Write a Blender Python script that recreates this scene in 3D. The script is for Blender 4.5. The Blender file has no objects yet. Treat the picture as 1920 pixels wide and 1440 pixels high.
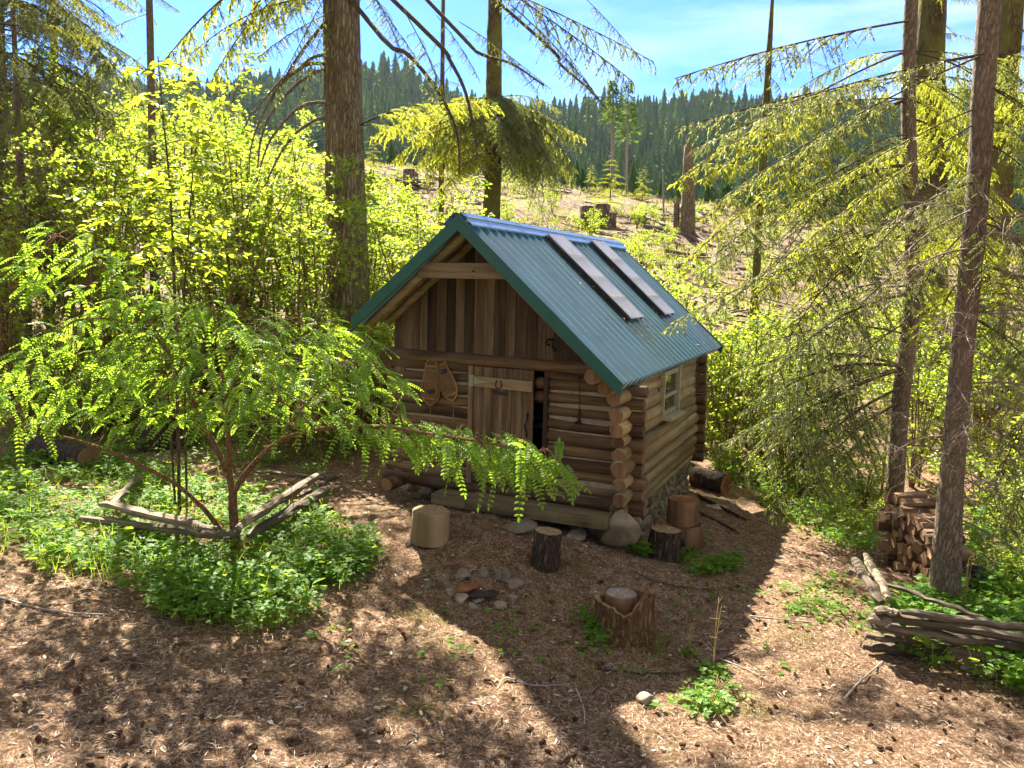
import bpy, math, random
import numpy as np
from mathutils import Matrix, Vector
rng = np.random.default_rng(11)
random.seed(5)
PI = math.pi
scene = bpy.context.scene
COL = scene.collection

# ------------------------------------------------------------------ camera model
FPX, PITCH, ROLL, CAMH = 1543.9, 0.12827, 0.028, 3.5      # focal length in px of a 1920 px wide picture
cp, sp, cr, sr = math.cos(PITCH), math.sin(PITCH), math.cos(ROLL), math.sin(ROLL)
CAMP = np.array([0, 0, CAMH])
def ray(px, py):
    X, Y = px-960, py-720
    x, y = X*cr+Y*sr, -X*sr+Y*cr
    rx, u = x/FPX, -y/FPX
    return np.array([rx, cp+u*sp, -sp+u*cp])
def at(px, py, depth):
    r = ray(px, py); return CAMP+r*(depth/r[1])
def proj(P):
    P = np.asarray(P, float)
    x, y, z = P[..., 0], P[..., 1], P[..., 2]-CAMH
    f, u = y*cp-z*sp, y*sp+z*cp
    f = np.where(f < .05, .05, f)
    X, Y = FPX*x/f, -FPX*u/f
    return 960+X*cr-Y*sr, 720+X*sr+Y*cr

# ------------------------------------------------------------------ terrain
def sstep(t):
    t = np.clip(t, 0, 1); return t*t*(3-2*t)
def vnoise(x, y, s=1.0, seed=0):
    a = seed*12.9898
    return (np.sin(x*1.3*s+a)*np.cos(y*1.7*s-a*.7)+.6*np.sin(x*2.9*s-y*2.1*s+a*1.3)+.4*np.cos(x*4.7*s+y*5.3*s+a*2.1))/2.0
def terrain(x, y):
    x = np.asarray(x, float); y = np.asarray(y, float)
    near = 1-sstep((y-16)/20)
    z = -.30*np.tanh((x+.3)/3.0)*near
    lx = (x+.7306)*.9173-(y-10.651)*.3980; ly = (x+.7306)*.3980+(y-10.651)*.9173     # trodden rise before the door step
    z = z+.42*np.exp(-((lx-.9)/2.0)**2-((ly+.15)/1.05)**2)
    Hc = np.clip(12.2-.10*x, 6.0, 16.5)
    t = (y-15.5)/62.0
    r = sstep(t)*.45+np.clip(t, 0, 1)*.55
    z = z+Hc*np.where(t > 0, r, 0)
    z = z-14*sstep((y-80)/110)
    amp = .03+.5*sstep((y-24)/30)
    z = z+amp*vnoise(x, y, .35, 1)+.018*vnoise(x, y, 2.1, 3)*near
    return z
def on(px, py, dz=0.0):
    r = ray(px, py); t0 = 3.0; prev = None; t = t0
    while t < 160:
        P = CAMP+r*t
        h = P[2]-(terrain(P[0], P[1])+dz)
        if h < 0:
            a, b = t-.1*max(1, t/20), t
            for _ in range(24):
                m = .5*(a+b); P = CAMP+r*m
                if P[2]-(terrain(P[0], P[1])+dz) < 0: b = m
                else: a = m
            return CAMP+r*b
        t += .1*max(1, t/20)
    return CAMP+r*80
def G(x, y, dz=0.0): return np.array([x, y, float(terrain(x, y))+dz])

# ------------------------------------------------------------------ mesh building
class Acc:
    def __init__(s): s.V=[]; s.F=[]; s.M=[]; s.S=[]; s.T=[]; s.n=0
    def add(s, V, F, mi=0, t=.5, sm=True):
        V = np.asarray(V, float).reshape(-1, 3)
        if not isinstance(F, list): F = [F]
        for f in F:
            f = np.asarray(f, int)
            s.F.append(f+s.n); s.M.append(np.full(len(f), mi)); s.S.append(np.full(len(f), sm))
        s.V.append(V); s.T.append(np.broadcast_to(np.asarray(t, float), (len(V),)) if np.ndim(t) < 2 else t)
        s.n += len(V)
        return s
    def mesh(s, name, mats):
        me = bpy.data.meshes.new(name)
        V = np.concatenate(s.V); T = np.concatenate(s.T)
        me.vertices.add(len(V)); me.vertices.foreach_set('co', V.astype(np.float32).ravel())
        lv = np.concatenate([f.ravel() for f in s.F]); tot = np.concatenate([np.full(len(f), f.shape[1]) for f in s.F])
        me.loops.add(len(lv)); me.loops.foreach_set('vertex_index', lv.astype(np.int32))
        me.polygons.add(len(tot)); st = np.concatenate([[0], np.cumsum(tot)[:-1]])
        me.polygons.foreach_set('loop_start', st.astype(np.int32))
        for m in (mats if isinstance(mats, (list, tuple)) else [mats]): me.materials.append(m)
        me.polygons.foreach_set('material_index', np.concatenate(s.M).astype(np.int32))
        me.polygons.foreach_set('use_smooth', np.concatenate(s.S).astype(bool))
        me.attributes.new('tint', 'FLOAT', 'POINT').data.foreach_set('value', T.astype(np.float32))
        me.update(calc_edges=True); me.validate()
        return me
    def build(s, name, mats, parent=None, loc=None, rotz=0):
        return link(name, s.mesh(name, mats), parent, loc, rotz)
def link(name, me, parent=None, loc=None, rotz=0):
    o = bpy.data.objects.new(name, me); COL.objects.link(o)
    if parent is not None: o.parent = parent
    if loc is not None: o.location = loc
    if rotz: o.rotation_euler = (0, 0, rotz)
    return o
def tag(o, label, cat, group=None, kind=None):
    o['label'] = label
    if cat: o['category'] = cat
    if group: o['group'] = group
    if kind: o['kind'] = kind
    return o
def thing(name, label, cat, loc=(0, 0, 0), rotz=0, group=None):
    o = bpy.data.objects.new(name, None); COL.objects.link(o)
    o.empty_display_size = .1
    o.location = loc; o.rotation_euler = (0, 0, rotz)
    return tag(o, label, cat, group)
def dup(root, loc, rotz=0, scale=1, label=None):
    r = root.copy(); COL.objects.link(r); r.location = loc
    r.rotation_euler = rotz if isinstance(rotz, tuple) else (0, 0, rotz)
    r.scale = (scale,)*3 if np.isscalar(scale) else scale
    if label: r['label'] = label
    for ch in list(root.children):
        c = ch.copy(); COL.objects.link(c); c.parent = r
        for g in ch.children:
            d = g.copy(); COL.objects.link(d); d.parent = c
    return r

def tube(path, radii, sides=8, wob=0.0, seed=0, cap=True):
    P = np.asarray(path, float); n = len(P); R = np.broadcast_to(np.asarray(radii, float), (n,))
    T = np.gradient(P, axis=0); T /= np.linalg.norm(T, axis=1)[:, None]+1e-9
    a = np.array([0, 0, 1.]) if abs(T[0][2]) < .9 else np.array([1., 0, 0])
    u = np.cross(T[0], a); u /= np.linalg.norm(u)
    U = np.zeros_like(P)
    for i in range(n):
        u = u-T[i]*(u@T[i]); u /= np.linalg.norm(u)+1e-9; U[i] = u
    W = np.cross(T, U)
    th = np.arange(sides)/sides*2*PI
    rr = np.ones((n, sides))
    if wob:
        g = np.random.default_rng(seed)
        prof = g.normal(0, 1, sides); prof = .5*prof+.25*np.roll(prof, 1)+.25*np.roll(prof, -1)
        rr = 1+wob*(.7*prof[None, :]+.6*g.normal(0, 1, (n, sides)))
    V = P[:, None, :]+(R[:, None]*rr)[..., None]*(np.cos(th)[None, :, None]*U[:, None, :]+np.sin(th)[None, :, None]*W[:, None, :])
    i = np.arange(n-1)[:, None]*sides; j = np.arange(sides)[None, :]; k = (j+1) % sides
    F = np.stack([i+j, i+k, i+sides+k, i+sides+j], -1).reshape(-1, 4)
    V = V.reshape(-1, 3)
    caps = None
    if cap:
        V = np.vstack([V, P[0], P[-1]]); c0, c1 = n*sides, n*sides+1
        j = np.arange(sides); k = (j+1) % sides
        caps = np.concatenate([np.stack([np.full(sides, c0), k, j], -1), np.stack([np.full(sides, c1), (n-1)*sides+j, (n-1)*sides+k], -1)])
    return V, F, caps
def add_tube(acc, path, radii, sides=8, wob=0., seed=0, mi=0, capmi=None, t=.5, cap=True):
    V, F, C = tube(path, radii, sides, wob, seed, cap)
    n0 = acc.n
    acc.add(V, F, mi, t)
    if cap:
        acc.F.append(C+n0); acc.M.append(np.full(len(C), mi if capmi is None else capmi)); acc.S.append(np.full(len(C), False))
def line(a, b, n): return np.linspace(np.asarray(a, float), np.asarray(b, float), n)
def smooth_path(pts, n):
    pts = np.asarray(pts, float); m = len(pts)
    if m == 2: return line(pts[0], pts[1], n)
    t = np.linspace(0, m-1-1e-6, n); i = t.astype(int); f = (t-i)[:, None]
    p = lambda k: pts[np.clip(k, 0, m-1)]
    a, b, c, d = p(i-1), p(i), p(i+1), p(i+2)
    return .5*((2*b)+(-a+c)*f+(2*a-5*b+4*c-d)*f**2+(-a+3*b-3*c+d)*f**3)
BOXF = np.array([[0,3,2,1],[4,5,6,7],[0,1,5,4],[1,2,6,5],[2,3,7,6],[3,0,4,7]])
def add_box(acc, a, b, mi=0, t=.5, jit=0.):
    x0, y0, z0 = a; x1, y1, z1 = b
    V = np.array([[x0,y0,z0],[x1,y0,z0],[x1,y1,z0],[x0,y1,z0],[x0,y0,z1],[x1,y0,z1],[x1,y1,z1],[x0,y1,z1]], float)
    if jit: V = V+rng.normal(0, jit, V.shape)
    acc.add(V, BOXF, mi, t, False)
def add_bar(acc, p, q, w, h, up=(0,0,1), mi=0, t=.5, jit=0.):
    p = np.asarray(p, float); q = np.asarray(q, float); d = q-p; L = np.linalg.norm(d); d /= L
    s = np.cross(d, up); s /= np.linalg.norm(s); u = np.cross(s, d)
    V = []
    for e in (p, q):
        for a, b in ((-1,-1),(1,-1),(1,1),(-1,1)): V.append(e+s*a*w/2+u*b*h/2)
    V = np.array(V)
    if jit: V = V+rng.normal(0, jit, V.shape)
    acc.add(V, np.array([[0,1,2,3],[7,6,5,4],[0,4,5,1],[1,5,6,2],[2,6,7,3],[3,7,4,0]]), mi, t, False)
def ico(sub=2):
    import bmesh
    bm = bmesh.new(); bmesh.ops.create_icosphere(bm, subdivisions=sub, radius=1)
    V = np.array([v.co[:] for v in bm.verts]); F = np.array([[v.index for v in f.verts] for f in bm.faces]); bm.free()
    return V, F
ICO2 = ico(2); ICO3 = ico(3)
def rock(acc, c, s, seed, mi=0, t=.5, rough=.16, sub=2):
    V, F = ICO3 if sub == 3 else ICO2
    g = np.random.default_rng(seed)
    out = V.copy()
    for _ in range(7):
        d = g.normal(0, 1, 3); d /= np.linalg.norm(d); h = g.uniform(.42, .82)
        e = out@d; out = out-np.clip(e-h, 0, None)[:, None]*d*.95
    k = g.normal(0, 2.2, (3, 3))
    out = out*(1+rough*.5*np.sin(V@k[0]+1)+rough*.4*np.sin(V@(k[1]*2))+rough*.25*np.sin(V@(k[2]*4)))[:, None]
    acc.add(out*np.asarray(s)+np.asarray(c), F, mi, t, True)

# ---- leaves: folded cards, vectorised
def leaves(acc, P, D, N, L, W, t=.5, kind='oval', fold=.25, mi=0):
    P = np.asarray(P, float); n = len(P)
    D = D/(np.linalg.norm(D, axis=1)[:, None]+1e-9)
    S = np.cross(D, N); S /= np.linalg.norm(S, axis=1)[:, None]+1e-9
    N = np.cross(S, D)
    L = np.broadcast_to(L, (n,))[:, None]; W = np.broadcast_to(W, (n,))[:, None]
    t = np.broadcast_to(t, (n,))
    if kind == 'oval':
        b = P; tip = P+D*L-N*L*.10
        up = N*W*fold
        l1, l2 = P+D*L*.28+S*W*.46+up, P+D*L*.66+S*W*.42+up*.8
        r1, r2 = P+D*L*.28-S*W*.46+up, P+D*L*.66-S*W*.42+up*.8
        V = np.stack([b, l1, l2, tip, r2, r1], 1).reshape(-1, 3)
        i = np.arange(n)[:, None]*6
        F = np.concatenate([i+np.array([[0, 3, 2, 1]]), i+np.array([[0, 5, 4, 3]])])
        acc.add(V, F, mi, np.repeat(t, 6), False)
    elif kind == 'dia':
        up = N*W*fold
        V = np.stack([P, P+D*L*.4+S*W*.5+up, P+D*L-N*L*.08, P+D*L*.4-S*W*.5+up], 1).reshape(-1, 3)
        i = np.arange(n)[:, None]*4
        acc.add(V, i+np.array([[0, 3, 2, 1]]), mi, np.repeat(t, 4), False)
    elif kind == 'lobed':   # a small three-lobed leaf
        up = N*W*fold*.5
        V = np.stack([P, P+D*L*.15+S*W*.50, P+D*L*.52+S*W*.46+up, P+D*L*.55+S*W*.20, P+D*L, P+D*L*.55-S*W*.20, P+D*L*.52-S*W*.46+up, P+D*L*.15-S*W*.50], 1).reshape(-1, 3)
        i = np.arange(n)[:, None]*8
        acc.add(V, [i+np.array([[0, 3, 2, 1]]), i+np.array([[0, 7, 6, 5]]), i+np.array([[0, 5, 4, 3]])], mi, np.repeat(t, 8), False)
def unit(v): return v/(np.linalg.norm(v, axis=-1, keepdims=True)+1e-9)
def rnd_dirs(n, zs=1.0, g=None):
    g = g or rng
    v = g.normal(0, 1, (n, 3)); v[:, 2] *= zs; return unit(v)
def frames(D, N):
    D = unit(D); S = unit(np.cross(N, D)); N = np.cross(D, S)
    return np.stack([D, S, N], -1)       # columns: x along D
def scatter(acc, Vp, Fl, R, s, P, t, mi=0, sm=False):
    n = len(P); k = len(Vp)
    V = np.einsum('nij,kj->nki', R, Vp)*np.broadcast_to(s, (n,))[:, None, None]+np.asarray(P)[:, None, :]
    i = np.arange(n)[:, None, None]*k
    acc.add(V.reshape(-1, 3), [(i+np.asarray(f)[None]).reshape(-1, np.asarray(f).shape[1]) for f in Fl], mi, np.repeat(np.broadcast_to(t, (n,)), k), sm)

# ------------------------------------------------------------------ materials
def mat(name):
    m = bpy.data.materials.new(name); m.use_nodes = True
    nt = m.node_tree; nt.nodes.clear()
    out = nt.nodes.new('ShaderNodeOutputMaterial')
    return m, nt, out
def N_(nt, typ, **kw):
    n = nt.nodes.new(typ)
    for k, v in kw.items():
        if k.startswith('i_'): n.inputs[k[2:].replace('_', ' ')].default_value = v
        else: setattr(n, k, v)
    return n
def rgba(c): return (c[0], c[1], c[2], 1)
def ramp(nt, fac, stops):
    r = nt.nodes.new('ShaderNodeValToRGB'); e = r.color_ramp.elements
    e[0].position, e[0].color = stops[0][0], rgba(stops[0][1])
    e[1].position, e[1].color = stops[-1][0], rgba(stops[-1][1])
    for p, c in stops[1:-1]:
        x = e.new(p); x.color = rgba(c)
    nt.links.new(fac, r.inputs[0]); return r.outputs[0]
def coords(nt, scale=(1, 1, 1), rot=(0, 0, 0)):
    tc = nt.nodes.new('ShaderNodeTexCoord'); mp = nt.nodes.new('ShaderNodeMapping')
    mp.inputs['Scale'].default_value = scale; mp.inputs['Rotation'].default_value = rot
    nt.links.new(tc.outputs['Object'], mp.inputs[0]); return mp.outputs[0]
def noise(nt, vec, scale, detail=4, rough=.55, dist=0.):
    n = N_(nt, 'ShaderNodeTexNoise', i_Scale=scale, i_Detail=detail, i_Roughness=rough, i_Distortion=dist)
    nt.links.new(vec, n.inputs['Vector']); return n.outputs['Fac']
def mixc(nt, fac, a, b, mode='MIX'):
    m = nt.nodes.new('ShaderNodeMix'); m.data_type = 'RGBA'; m.blend_type = mode
    for k, v in ((0, fac), (6, a), (7, b)):
        if hasattr(v, 'links') or hasattr(v, 'is_linked'): nt.links.new(v, m.inputs[k])
        else: m.inputs[k].default_value = v if np.isscalar(v) else rgba(v)
    return m.outputs[2]
def maths(nt, op, a, b=None, c=None, clamp=False):
    m = nt.nodes.new('ShaderNodeMath'); m.operation = op; m.use_clamp = clamp
    for k, v in enumerate((a, b, c)):
        if v is None: continue
        if np.isscalar(v): m.inputs[k].default_value = v
        else: nt.links.new(v, m.inputs[k])
    return m.outputs[0]
def tintval(nt):
    a = nt.nodes.new('ShaderNodeAttribute'); a.attribute_name = 'tint'; return a.outputs['Fac']
def bump(nt, h, strength, dist=.02):
    b = N_(nt, 'ShaderNodeBump', i_Strength=strength, i_Distance=dist); nt.links.new(h, b.inputs['Height']); return b.outputs[0]
def principled(nt, out, col, rough=.8, norm=None, metal=0., spec=.5):
    p = nt.nodes.new('ShaderNodeBsdfPrincipled')
    for k, v in (('Base Color', col), ('Roughness', rough), ('Metallic', metal)):
        if isinstance(v, (tuple, list)): p.inputs[k].default_value = rgba(v)
        elif np.isscalar(v): p.inputs[k].default_value = v
        else: nt.links.new(v, p.inputs[k])
    p.inputs['Specular IOR Level'].default_value = spec
    if norm is not None: nt.links.new(norm, p.inputs['Normal'])
    nt.links.new(p.outputs[0], out.inputs[0]); return p

def wood_mat(name, stops, axis=0, grain=18, rough=.75, bmp=.5, dirt=None, lo=.55, hi=1.35):
    m, nt, out = mat(name)
    sc = [1, 1, 1]; sc[axis] = .07
    v = coords(nt, tuple(sc)); t = tintval(nt)
    off = nt.nodes.new('ShaderNodeVectorMath'); off.operation = 'ADD'
    cb = nt.nodes.new('ShaderNodeCombineXYZ')
    k = maths(nt, 'MULTIPLY', t, 37.7)
    for i in range(3): nt.links.new(k, cb.inputs[i])
    nt.links.new(v, off.inputs[0]); nt.links.new(cb.outputs[0], off.inputs[1]); v2 = off.outputs[0]
    n1 = noise(nt, v2, grain, 8, .65, .6); n2 = noise(nt, v2, grain*.28, 3, .5, .3); n3 = noise(nt, coords(nt), 1.7, 4, .6)
    c = ramp(nt, n1, stops)
    c = mixc(nt, ramp(nt, n2, [(.35, (0, 0, 0)), (.7, (1, 1, 1))]), c, stops[0][1])
    c2 = mixc(nt, .75, c, c)
    hs = nt.nodes.new('ShaderNodeHueSaturation'); nt.links.new(c2, hs.inputs['Color'])
    nt.links.new(maths(nt, 'MULTIPLY_ADD', t, hi-lo, lo), hs.inputs['Value'])
    c = hs.outputs[0]
    if dirt: c = mixc(nt, ramp(nt, n3, [(.48, (0, 0, 0)), (.72, (1, 1, 1))]), c, dirt)
    principled(nt, out, c, rough, bump(nt, n1, bmp, .012), 0, .25)
    return m
def bark_mat(name, dark, mid, light, sc=(7, 7, 1.6), bmp=1.0, moss=None, mosst=.55):
    m, nt, out = mat(name)
    v = coords(nt, sc)
    wob = noise(nt, v, .9, 3, .6); n1 = noise(nt, v, 1.6, 9, .7, 1.2); n2 = noise(nt, coords(nt, (1, 1, .6)), 2.2, 5, .6)
    vo = N_(nt, 'ShaderNodeTexVoronoi', feature='DISTANCE_TO_EDGE', i_Scale=1.5)
    dv = nt.nodes.new('ShaderNodeVectorMath'); dv.operation = 'ADD'
    cb = nt.nodes.new('ShaderNodeCombineXYZ'); kk = maths(nt, 'MULTIPLY', wob, 2.0)
    nt.links.new(kk, cb.inputs[0]); nt.links.new(n1, cb.inputs[1]); nt.links.new(kk, cb.inputs[2])
    nt.links.new(v, dv.inputs[0]); nt.links.new(cb.outputs[0], dv.inputs[1]); nt.links.new(dv.outputs[0], vo.inputs['Vector'])
    edge = maths(nt, 'MULTIPLY', vo.outputs[0], 2.6, clamp=True)
    h = maths(nt, 'MULTIPLY_ADD', edge, .75, maths(nt, 'MULTIPLY', n1, .5))
    c = ramp(nt, h, [(.2, dark), (.5, mid), (.95, light)])
    c = mixc(nt, ramp(nt, n2, [(.4, (0, 0, 0)), (.75, (.55, .55, .55))]), c, tuple(.5*(a+b) for a, b in zip(mid, light)))
    if moss: c = mixc(nt, ramp(nt, maths(nt, 'MULTIPLY_ADD', n1, .4, maths(nt, 'MULTIPLY', n2, .7)), [(mosst-.04, (0, 0, 0)), (mosst+.1, (1, 1, 1))]), c, moss)
    principled(nt, out, c, .9, bump(nt, h, bmp, .035), 0, .15)
    return m
def leaf_mat(name, c1, c2, trans, tf=.5, gloss=.07, rough=.4):
    m, nt, out = mat(name)
    t = tintval(nt); c = mixc(nt, t, c1, c2)
    tr = mixc(nt, t, trans[0], trans[1])
    d = nt.nodes.new('ShaderNodeBsdfDiffuse'); nt.links.new(c, d.inputs[0])
    x = nt.nodes.new('ShaderNodeBsdfTranslucent'); nt.links.new(tr, x.inputs[0])
    mx = N_(nt, 'ShaderNodeMixShader'); mx.inputs[0].default_value = tf
    nt.links.new(d.outputs[0], mx.inputs[1]); nt.links.new(x.outputs[0], mx.inputs[2])
    g = nt.nodes.new('ShaderNodeBsdfGlossy'); g.inputs['Roughness'].default_value = rough; g.inputs[0].default_value = (1, 1, 1, 1)
    m2 = N_(nt, 'ShaderNodeMixShader'); m2.inputs[0].default_value = gloss
    nt.links.new(mx.outputs[0], m2.inputs[1]); nt.links.new(g.outputs[0], m2.inputs[2])
    nt.links.new(m2.outputs[0], out.inputs[0]); return m
def plain_mat(name, c1, c2, scale=8, rough=.8, metal=0., bmp=.2, spec=.4, tinted=True):
    m, nt, out = mat(name)
    n1 = noise(nt, coords(nt), scale, 6, .6)
    c = ramp(nt, n1, [(.3, c1), (.7, c2)])
    if tinted:
        hs = nt.nodes.new('ShaderNodeHueSaturation'); nt.links.new(c, hs.inputs['Color'])
        nt.links.new(maths(nt, 'MULTIPLY_ADD', tintval(nt), .9, .55), hs.inputs['Value']); c = hs.outputs[0]
    principled(nt, out, c, rough, bump(nt, n1, bmp, .01), metal, spec); return m

M = {}
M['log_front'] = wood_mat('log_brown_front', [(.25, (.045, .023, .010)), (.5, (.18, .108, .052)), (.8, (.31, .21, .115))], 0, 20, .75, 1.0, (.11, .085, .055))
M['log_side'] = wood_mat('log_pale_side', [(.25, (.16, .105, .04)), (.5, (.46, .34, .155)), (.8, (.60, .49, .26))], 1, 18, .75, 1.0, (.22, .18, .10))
M['log_end'] = wood_mat('log_end_grain', [(.25, (.10, .05, .02)), (.5, (.24, .145, .07)), (.8, (.36, .235, .13))], 2, 12, .8, .5)
M['chink'] = plain_mat('chinking_mortar', (.20, .17, .125), (.34, .295, .225), 9, .9, tinted=False)
M['board'] = wood_mat('weathered_board', [(.25, (.055, .035, .02)), (.5, (.175, .118, .066)), (.8, (.29, .21, .125))], 2, 22, .8, .5, None, .3, 1.3)
M['board_x'] = wood_mat('weathered_beam', [(.25, (.10, .07, .035)), (.5, (.27, .20, .11)), (.8, (.40, .32, .19))], 0, 20, .8, .6, (.19, .155, .075), .5, 1.3)
M['sheath'] = wood_mat('roof_sheathing_board', [(.25, (.14, .09, .04)), (.5, (.34, .24, .12)), (.8, (.50, .37, .21))], 1, 18, .8, .4, None, .55, 1.25)
M['rafter'] = wood_mat('rafter_pole', [(.25, (.13, .09, .04)), (.5, (.30, .23, .11)), (.8, (.42, .35, .19))], 0, 12, .8, .5, (.14, .16, .04), .6, 1.2)
M['dark'] = plain_mat('dark_interior_wood', (.012, .009, .006), (.025, .018, .012), 6, .9, tinted=False)
M['iron'] = plain_mat('black_iron', (.012, .011, .010), (.035, .03, .027), 20, .5, .6, tinted=False)
M['rust'] = plain_mat('rusty_iron', (.07, .03, .012), (.14, .065, .025), 30, .7, .3, tinted=False)
M['hinge'] = plain_mat('weathered_green_hinge', (.22, .25, .13), (.34, .36, .21), 30, .7, .1, tinted=False)
M['frame'] = plain_mat('weathered_grey_frame', (.30, .26, .16), (.46, .41, .27), 14, .7, tinted=False)
M['stone'] = plain_mat('mossy_field_stone', (.13, .105, .065), (.30, .255, .165), 6, .9, 0, .5)
M['mortar'] = plain_mat('foundation_mortar', (.24, .19, .10), (.40, .33, .20), 9, .95, 0, .5, tinted=False)
M['rock'] = plain_mat('grey_brown_rock', (.13, .10, .07), (.36, .29, .21), 7, .9, 0, .6)
M['char'] = plain_mat('charred_wood_and_hollow_dark', (.015, .012, .01), (.05, .035, .025), 18, .8, 0, .6, tinted=False)
M['redwood'] = wood_mat('split_red_wood', [(.25, (.14, .05, .02)), (.5, (.33, .15, .06)), (.8, (.48, .27, .13))], 0, 14, .8, .7)
M['rail'] = wood_mat('grey_split_rail', [(.3, (.05, .036, .022)), (.5, (.21, .165, .11)), (.8, (.40, .34, .25))], 0, 20, .85, 1.4, None, .5, 1.4)
M['firewood'] = wood_mat('firewood_side', [(.25, (.10, .055, .03)), (.5, (.29, .18, .105)), (.8, (.46, .32, .20))], 1, 14, .85, .9, None, .5, 1.4)
M['firewood_end'] = wood_mat('firewood_end', [(.25, (.16, .085, .045)), (.5, (.37, .23, .13)), (.8, (.54, .37, .23))], 2, 7, .85, .7, None, .6, 1.35)
M['pale_log'] = wood_mat('bare_pale_log', [(.25, (.20, .14, .07)), (.5, (.42, .31, .17)), (.8, (.58, .46, .28))], 2, 12, .8, .7)
M['brown_log'] = wood_mat('brown_split_log', [(.25, (.12, .06, .03)), (.5, (.30, .17, .085)), (.8, (.42, .26, .14))], 2, 13, .8, .8)
M['top'] = plain_mat('sawn_top_with_litter', (.16, .10, .05), (.42, .29, .15), 26, .9, 0, .6)
M['greytop'] = plain_mat('grey_sawn_round', (.13, .11, .095), (.36, .30, .24), 14, .85, 0, .4)
M['slash'] = wood_mat('bleached_log', [(.25, (.13, .095, .07)), (.5, (.30, .24, .185)), (.8, (.50, .43, .365))], 0, 10, .85, .6, None, .45, 1.3)
M['bark_fir'] = bark_mat('old_fir_bark', (.05, .036, .02), (.21, .16, .09), (.41, .33, .21), (11, 11, 1.9), 1.2)
M['bark_hem'] = bark_mat('hemlock_bark', (.06, .044, .03), (.19, .145, .10), (.30, .24, .17), (17, 17, 5.0), .7, (.36, .33, .27), .70)
M['bark_moss'] = bark_mat('mossy_bark', (.04, .03, .015), (.13, .10, .045), (.22, .19, .10), (12, 12, 2.5), 1.0, (.19, .185, .04), .53)
M['bark_stump'] = bark_mat('dark_stump_bark', (.018, .012, .009), (.085, .058, .04), (.17, .125, .09), (11, 11, 3.0), 1.3)
M['stump_brown'] = bark_mat('rotting_brown_stump', (.06, .032, .014), (.20, .115, .05), (.34, .215, .11), (15, 15, 3.5), 1.2)
M['bark_twig'] = bark_mat('twig_bark', (.03, .022, .014), (.09, .065, .042), (.16, .125, .085), (20, 20, 6), .5)
M['bark_red'] = bark_mat('reddish_shrub_bark', (.07, .035, .018), (.19, .105, .055), (.31, .19, .11), (22, 22, 6), .5)
M['snow_frame'] = wood_mat('snowshoe_ash_frame', [(.25, (.17, .085, .03)), (.5, (.36, .20, .075)), (.8, (.48, .29, .12))], 2, 16, .55, .2)
M['rawhide'] = plain_mat('rawhide_webbing', (.17, .10, .04), (.34, .22, .10), 30, .6, tinted=False)
M['web_dark'] = plain_mat('black_leather', (.012, .010, .009), (.03, .026, .022), 20, .6, tinted=False)
M['cone'] = plain_mat('pine_cone_scale', (.07, .032, .016), (.20, .105, .055), 40, .85)
M['paint'] = plain_mat('faded_dark_paint', (.015, .025, .025), (.035, .045, .045), 60, .8, tinted=False)
M['tarp'] = plain_mat('black_plastic', (.010, .010, .010), (.02, .02, .02), 4, .35, tinted=False)
# foliage: reflected colours, then transmitted colours
M['lf_maple'] = leaf_mat('vine_maple_leaf', (.09, .16, .018), (.19, .235, .03), ((.28, .45, .025), (.60, .68, .06)), .56, .025)
M['lf_locust'] = leaf_mat('compound_leaf', (.075, .18, .022), (.125, .23, .03), ((.30, .54, .03), (.55, .72, .05)), .52, .02, .4)
M['lf_hazel'] = leaf_mat('hazel_leaf', (.07, .135, .014), (.12, .18, .02), ((.40, .54, .02), (.70, .74, .04)), .55, .035, .4)
M['lf_fir'] = leaf_mat('fir_needles', (.07, .115, .024), (.15, .18, .055), ((.30, .38, .05), (.55, .58, .11)), .44, .05, .4)
M['lf_firlit'] = leaf_mat('sunlit_and_young_fir_needles', (.12, .17, .02), (.20, .23, .035), ((.48, .56, .03), (.76, .74, .06)), .55, .03, .4)  # sunlight is put into this needle colour; young firs share it
M['lf_far'] = leaf_mat('distant_conifer_needles', (.036, .105, .042), (.10, .18, .055), ((.11, .21, .03), (.24, .32, .05)), .4, .0)
M['lf_cover'] = leaf_mat('groundcover_leaf', (.07, .175, .02), (.135, .24, .032), ((.28, .54, .025), (.56, .70, .05)), .48, .015, .5)
M['lf_dry'] = leaf_mat('dry_needle', (.085, .045, .024), (.80, .645, .47), ((.18, .10, .05), (.30, .2, .1)), .15, .03, .5)
M['lf_grass'] = leaf_mat('clearing_grass', (.12, .13, .025), (.26, .23, .06), ((.26, .30, .04), (.46, .42, .09)), .4, .03, .5)
M['lf_dead'] = leaf_mat('dead_twig_needles', (.15, .085, .035), (.27, .17, .08), ((.25, .14, .05), (.4, .25, .1)), .3, .02, .6)

# ------------------------------------------------------------------ world, sun, camera
SUN_EL, SUN_AZ = math.radians(45), math.radians(-21)      # azimuth from +Y towards +X
w = bpy.data.worlds.new("World"); scene.world = w; w.use_nodes = True
nt = w.node_tree; nt.nodes.clear()
wo = nt.nodes.new('ShaderNodeOutputWorld'); bg = nt.nodes.new('ShaderNodeBackground')
sky = nt.nodes.new('ShaderNodeTexSky'); sky.sky_type = 'NISHITA'; sky.sun_disc = False
sky.sun_elevation = SUN_EL; sky.sun_rotation = SUN_AZ; sky.altitude = 900; sky.air_density = 1.0; sky.dust_density = .35; sky.ozone_density = 2.0
tc = nt.nodes.new('ShaderNodeTexCoord'); mp = nt.nodes.new('ShaderNodeMapping'); mp.inputs['Scale'].default_value = (1.4, 1.4, 7)
nt.links.new(tc.outputs['Generated'], mp.inputs[0])
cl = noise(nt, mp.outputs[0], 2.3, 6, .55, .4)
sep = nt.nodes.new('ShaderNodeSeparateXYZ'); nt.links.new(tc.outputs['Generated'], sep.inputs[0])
side = maths(nt, 'MULTIPLY_ADD', sep.outputs[0], 1.3, .25, True)
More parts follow.
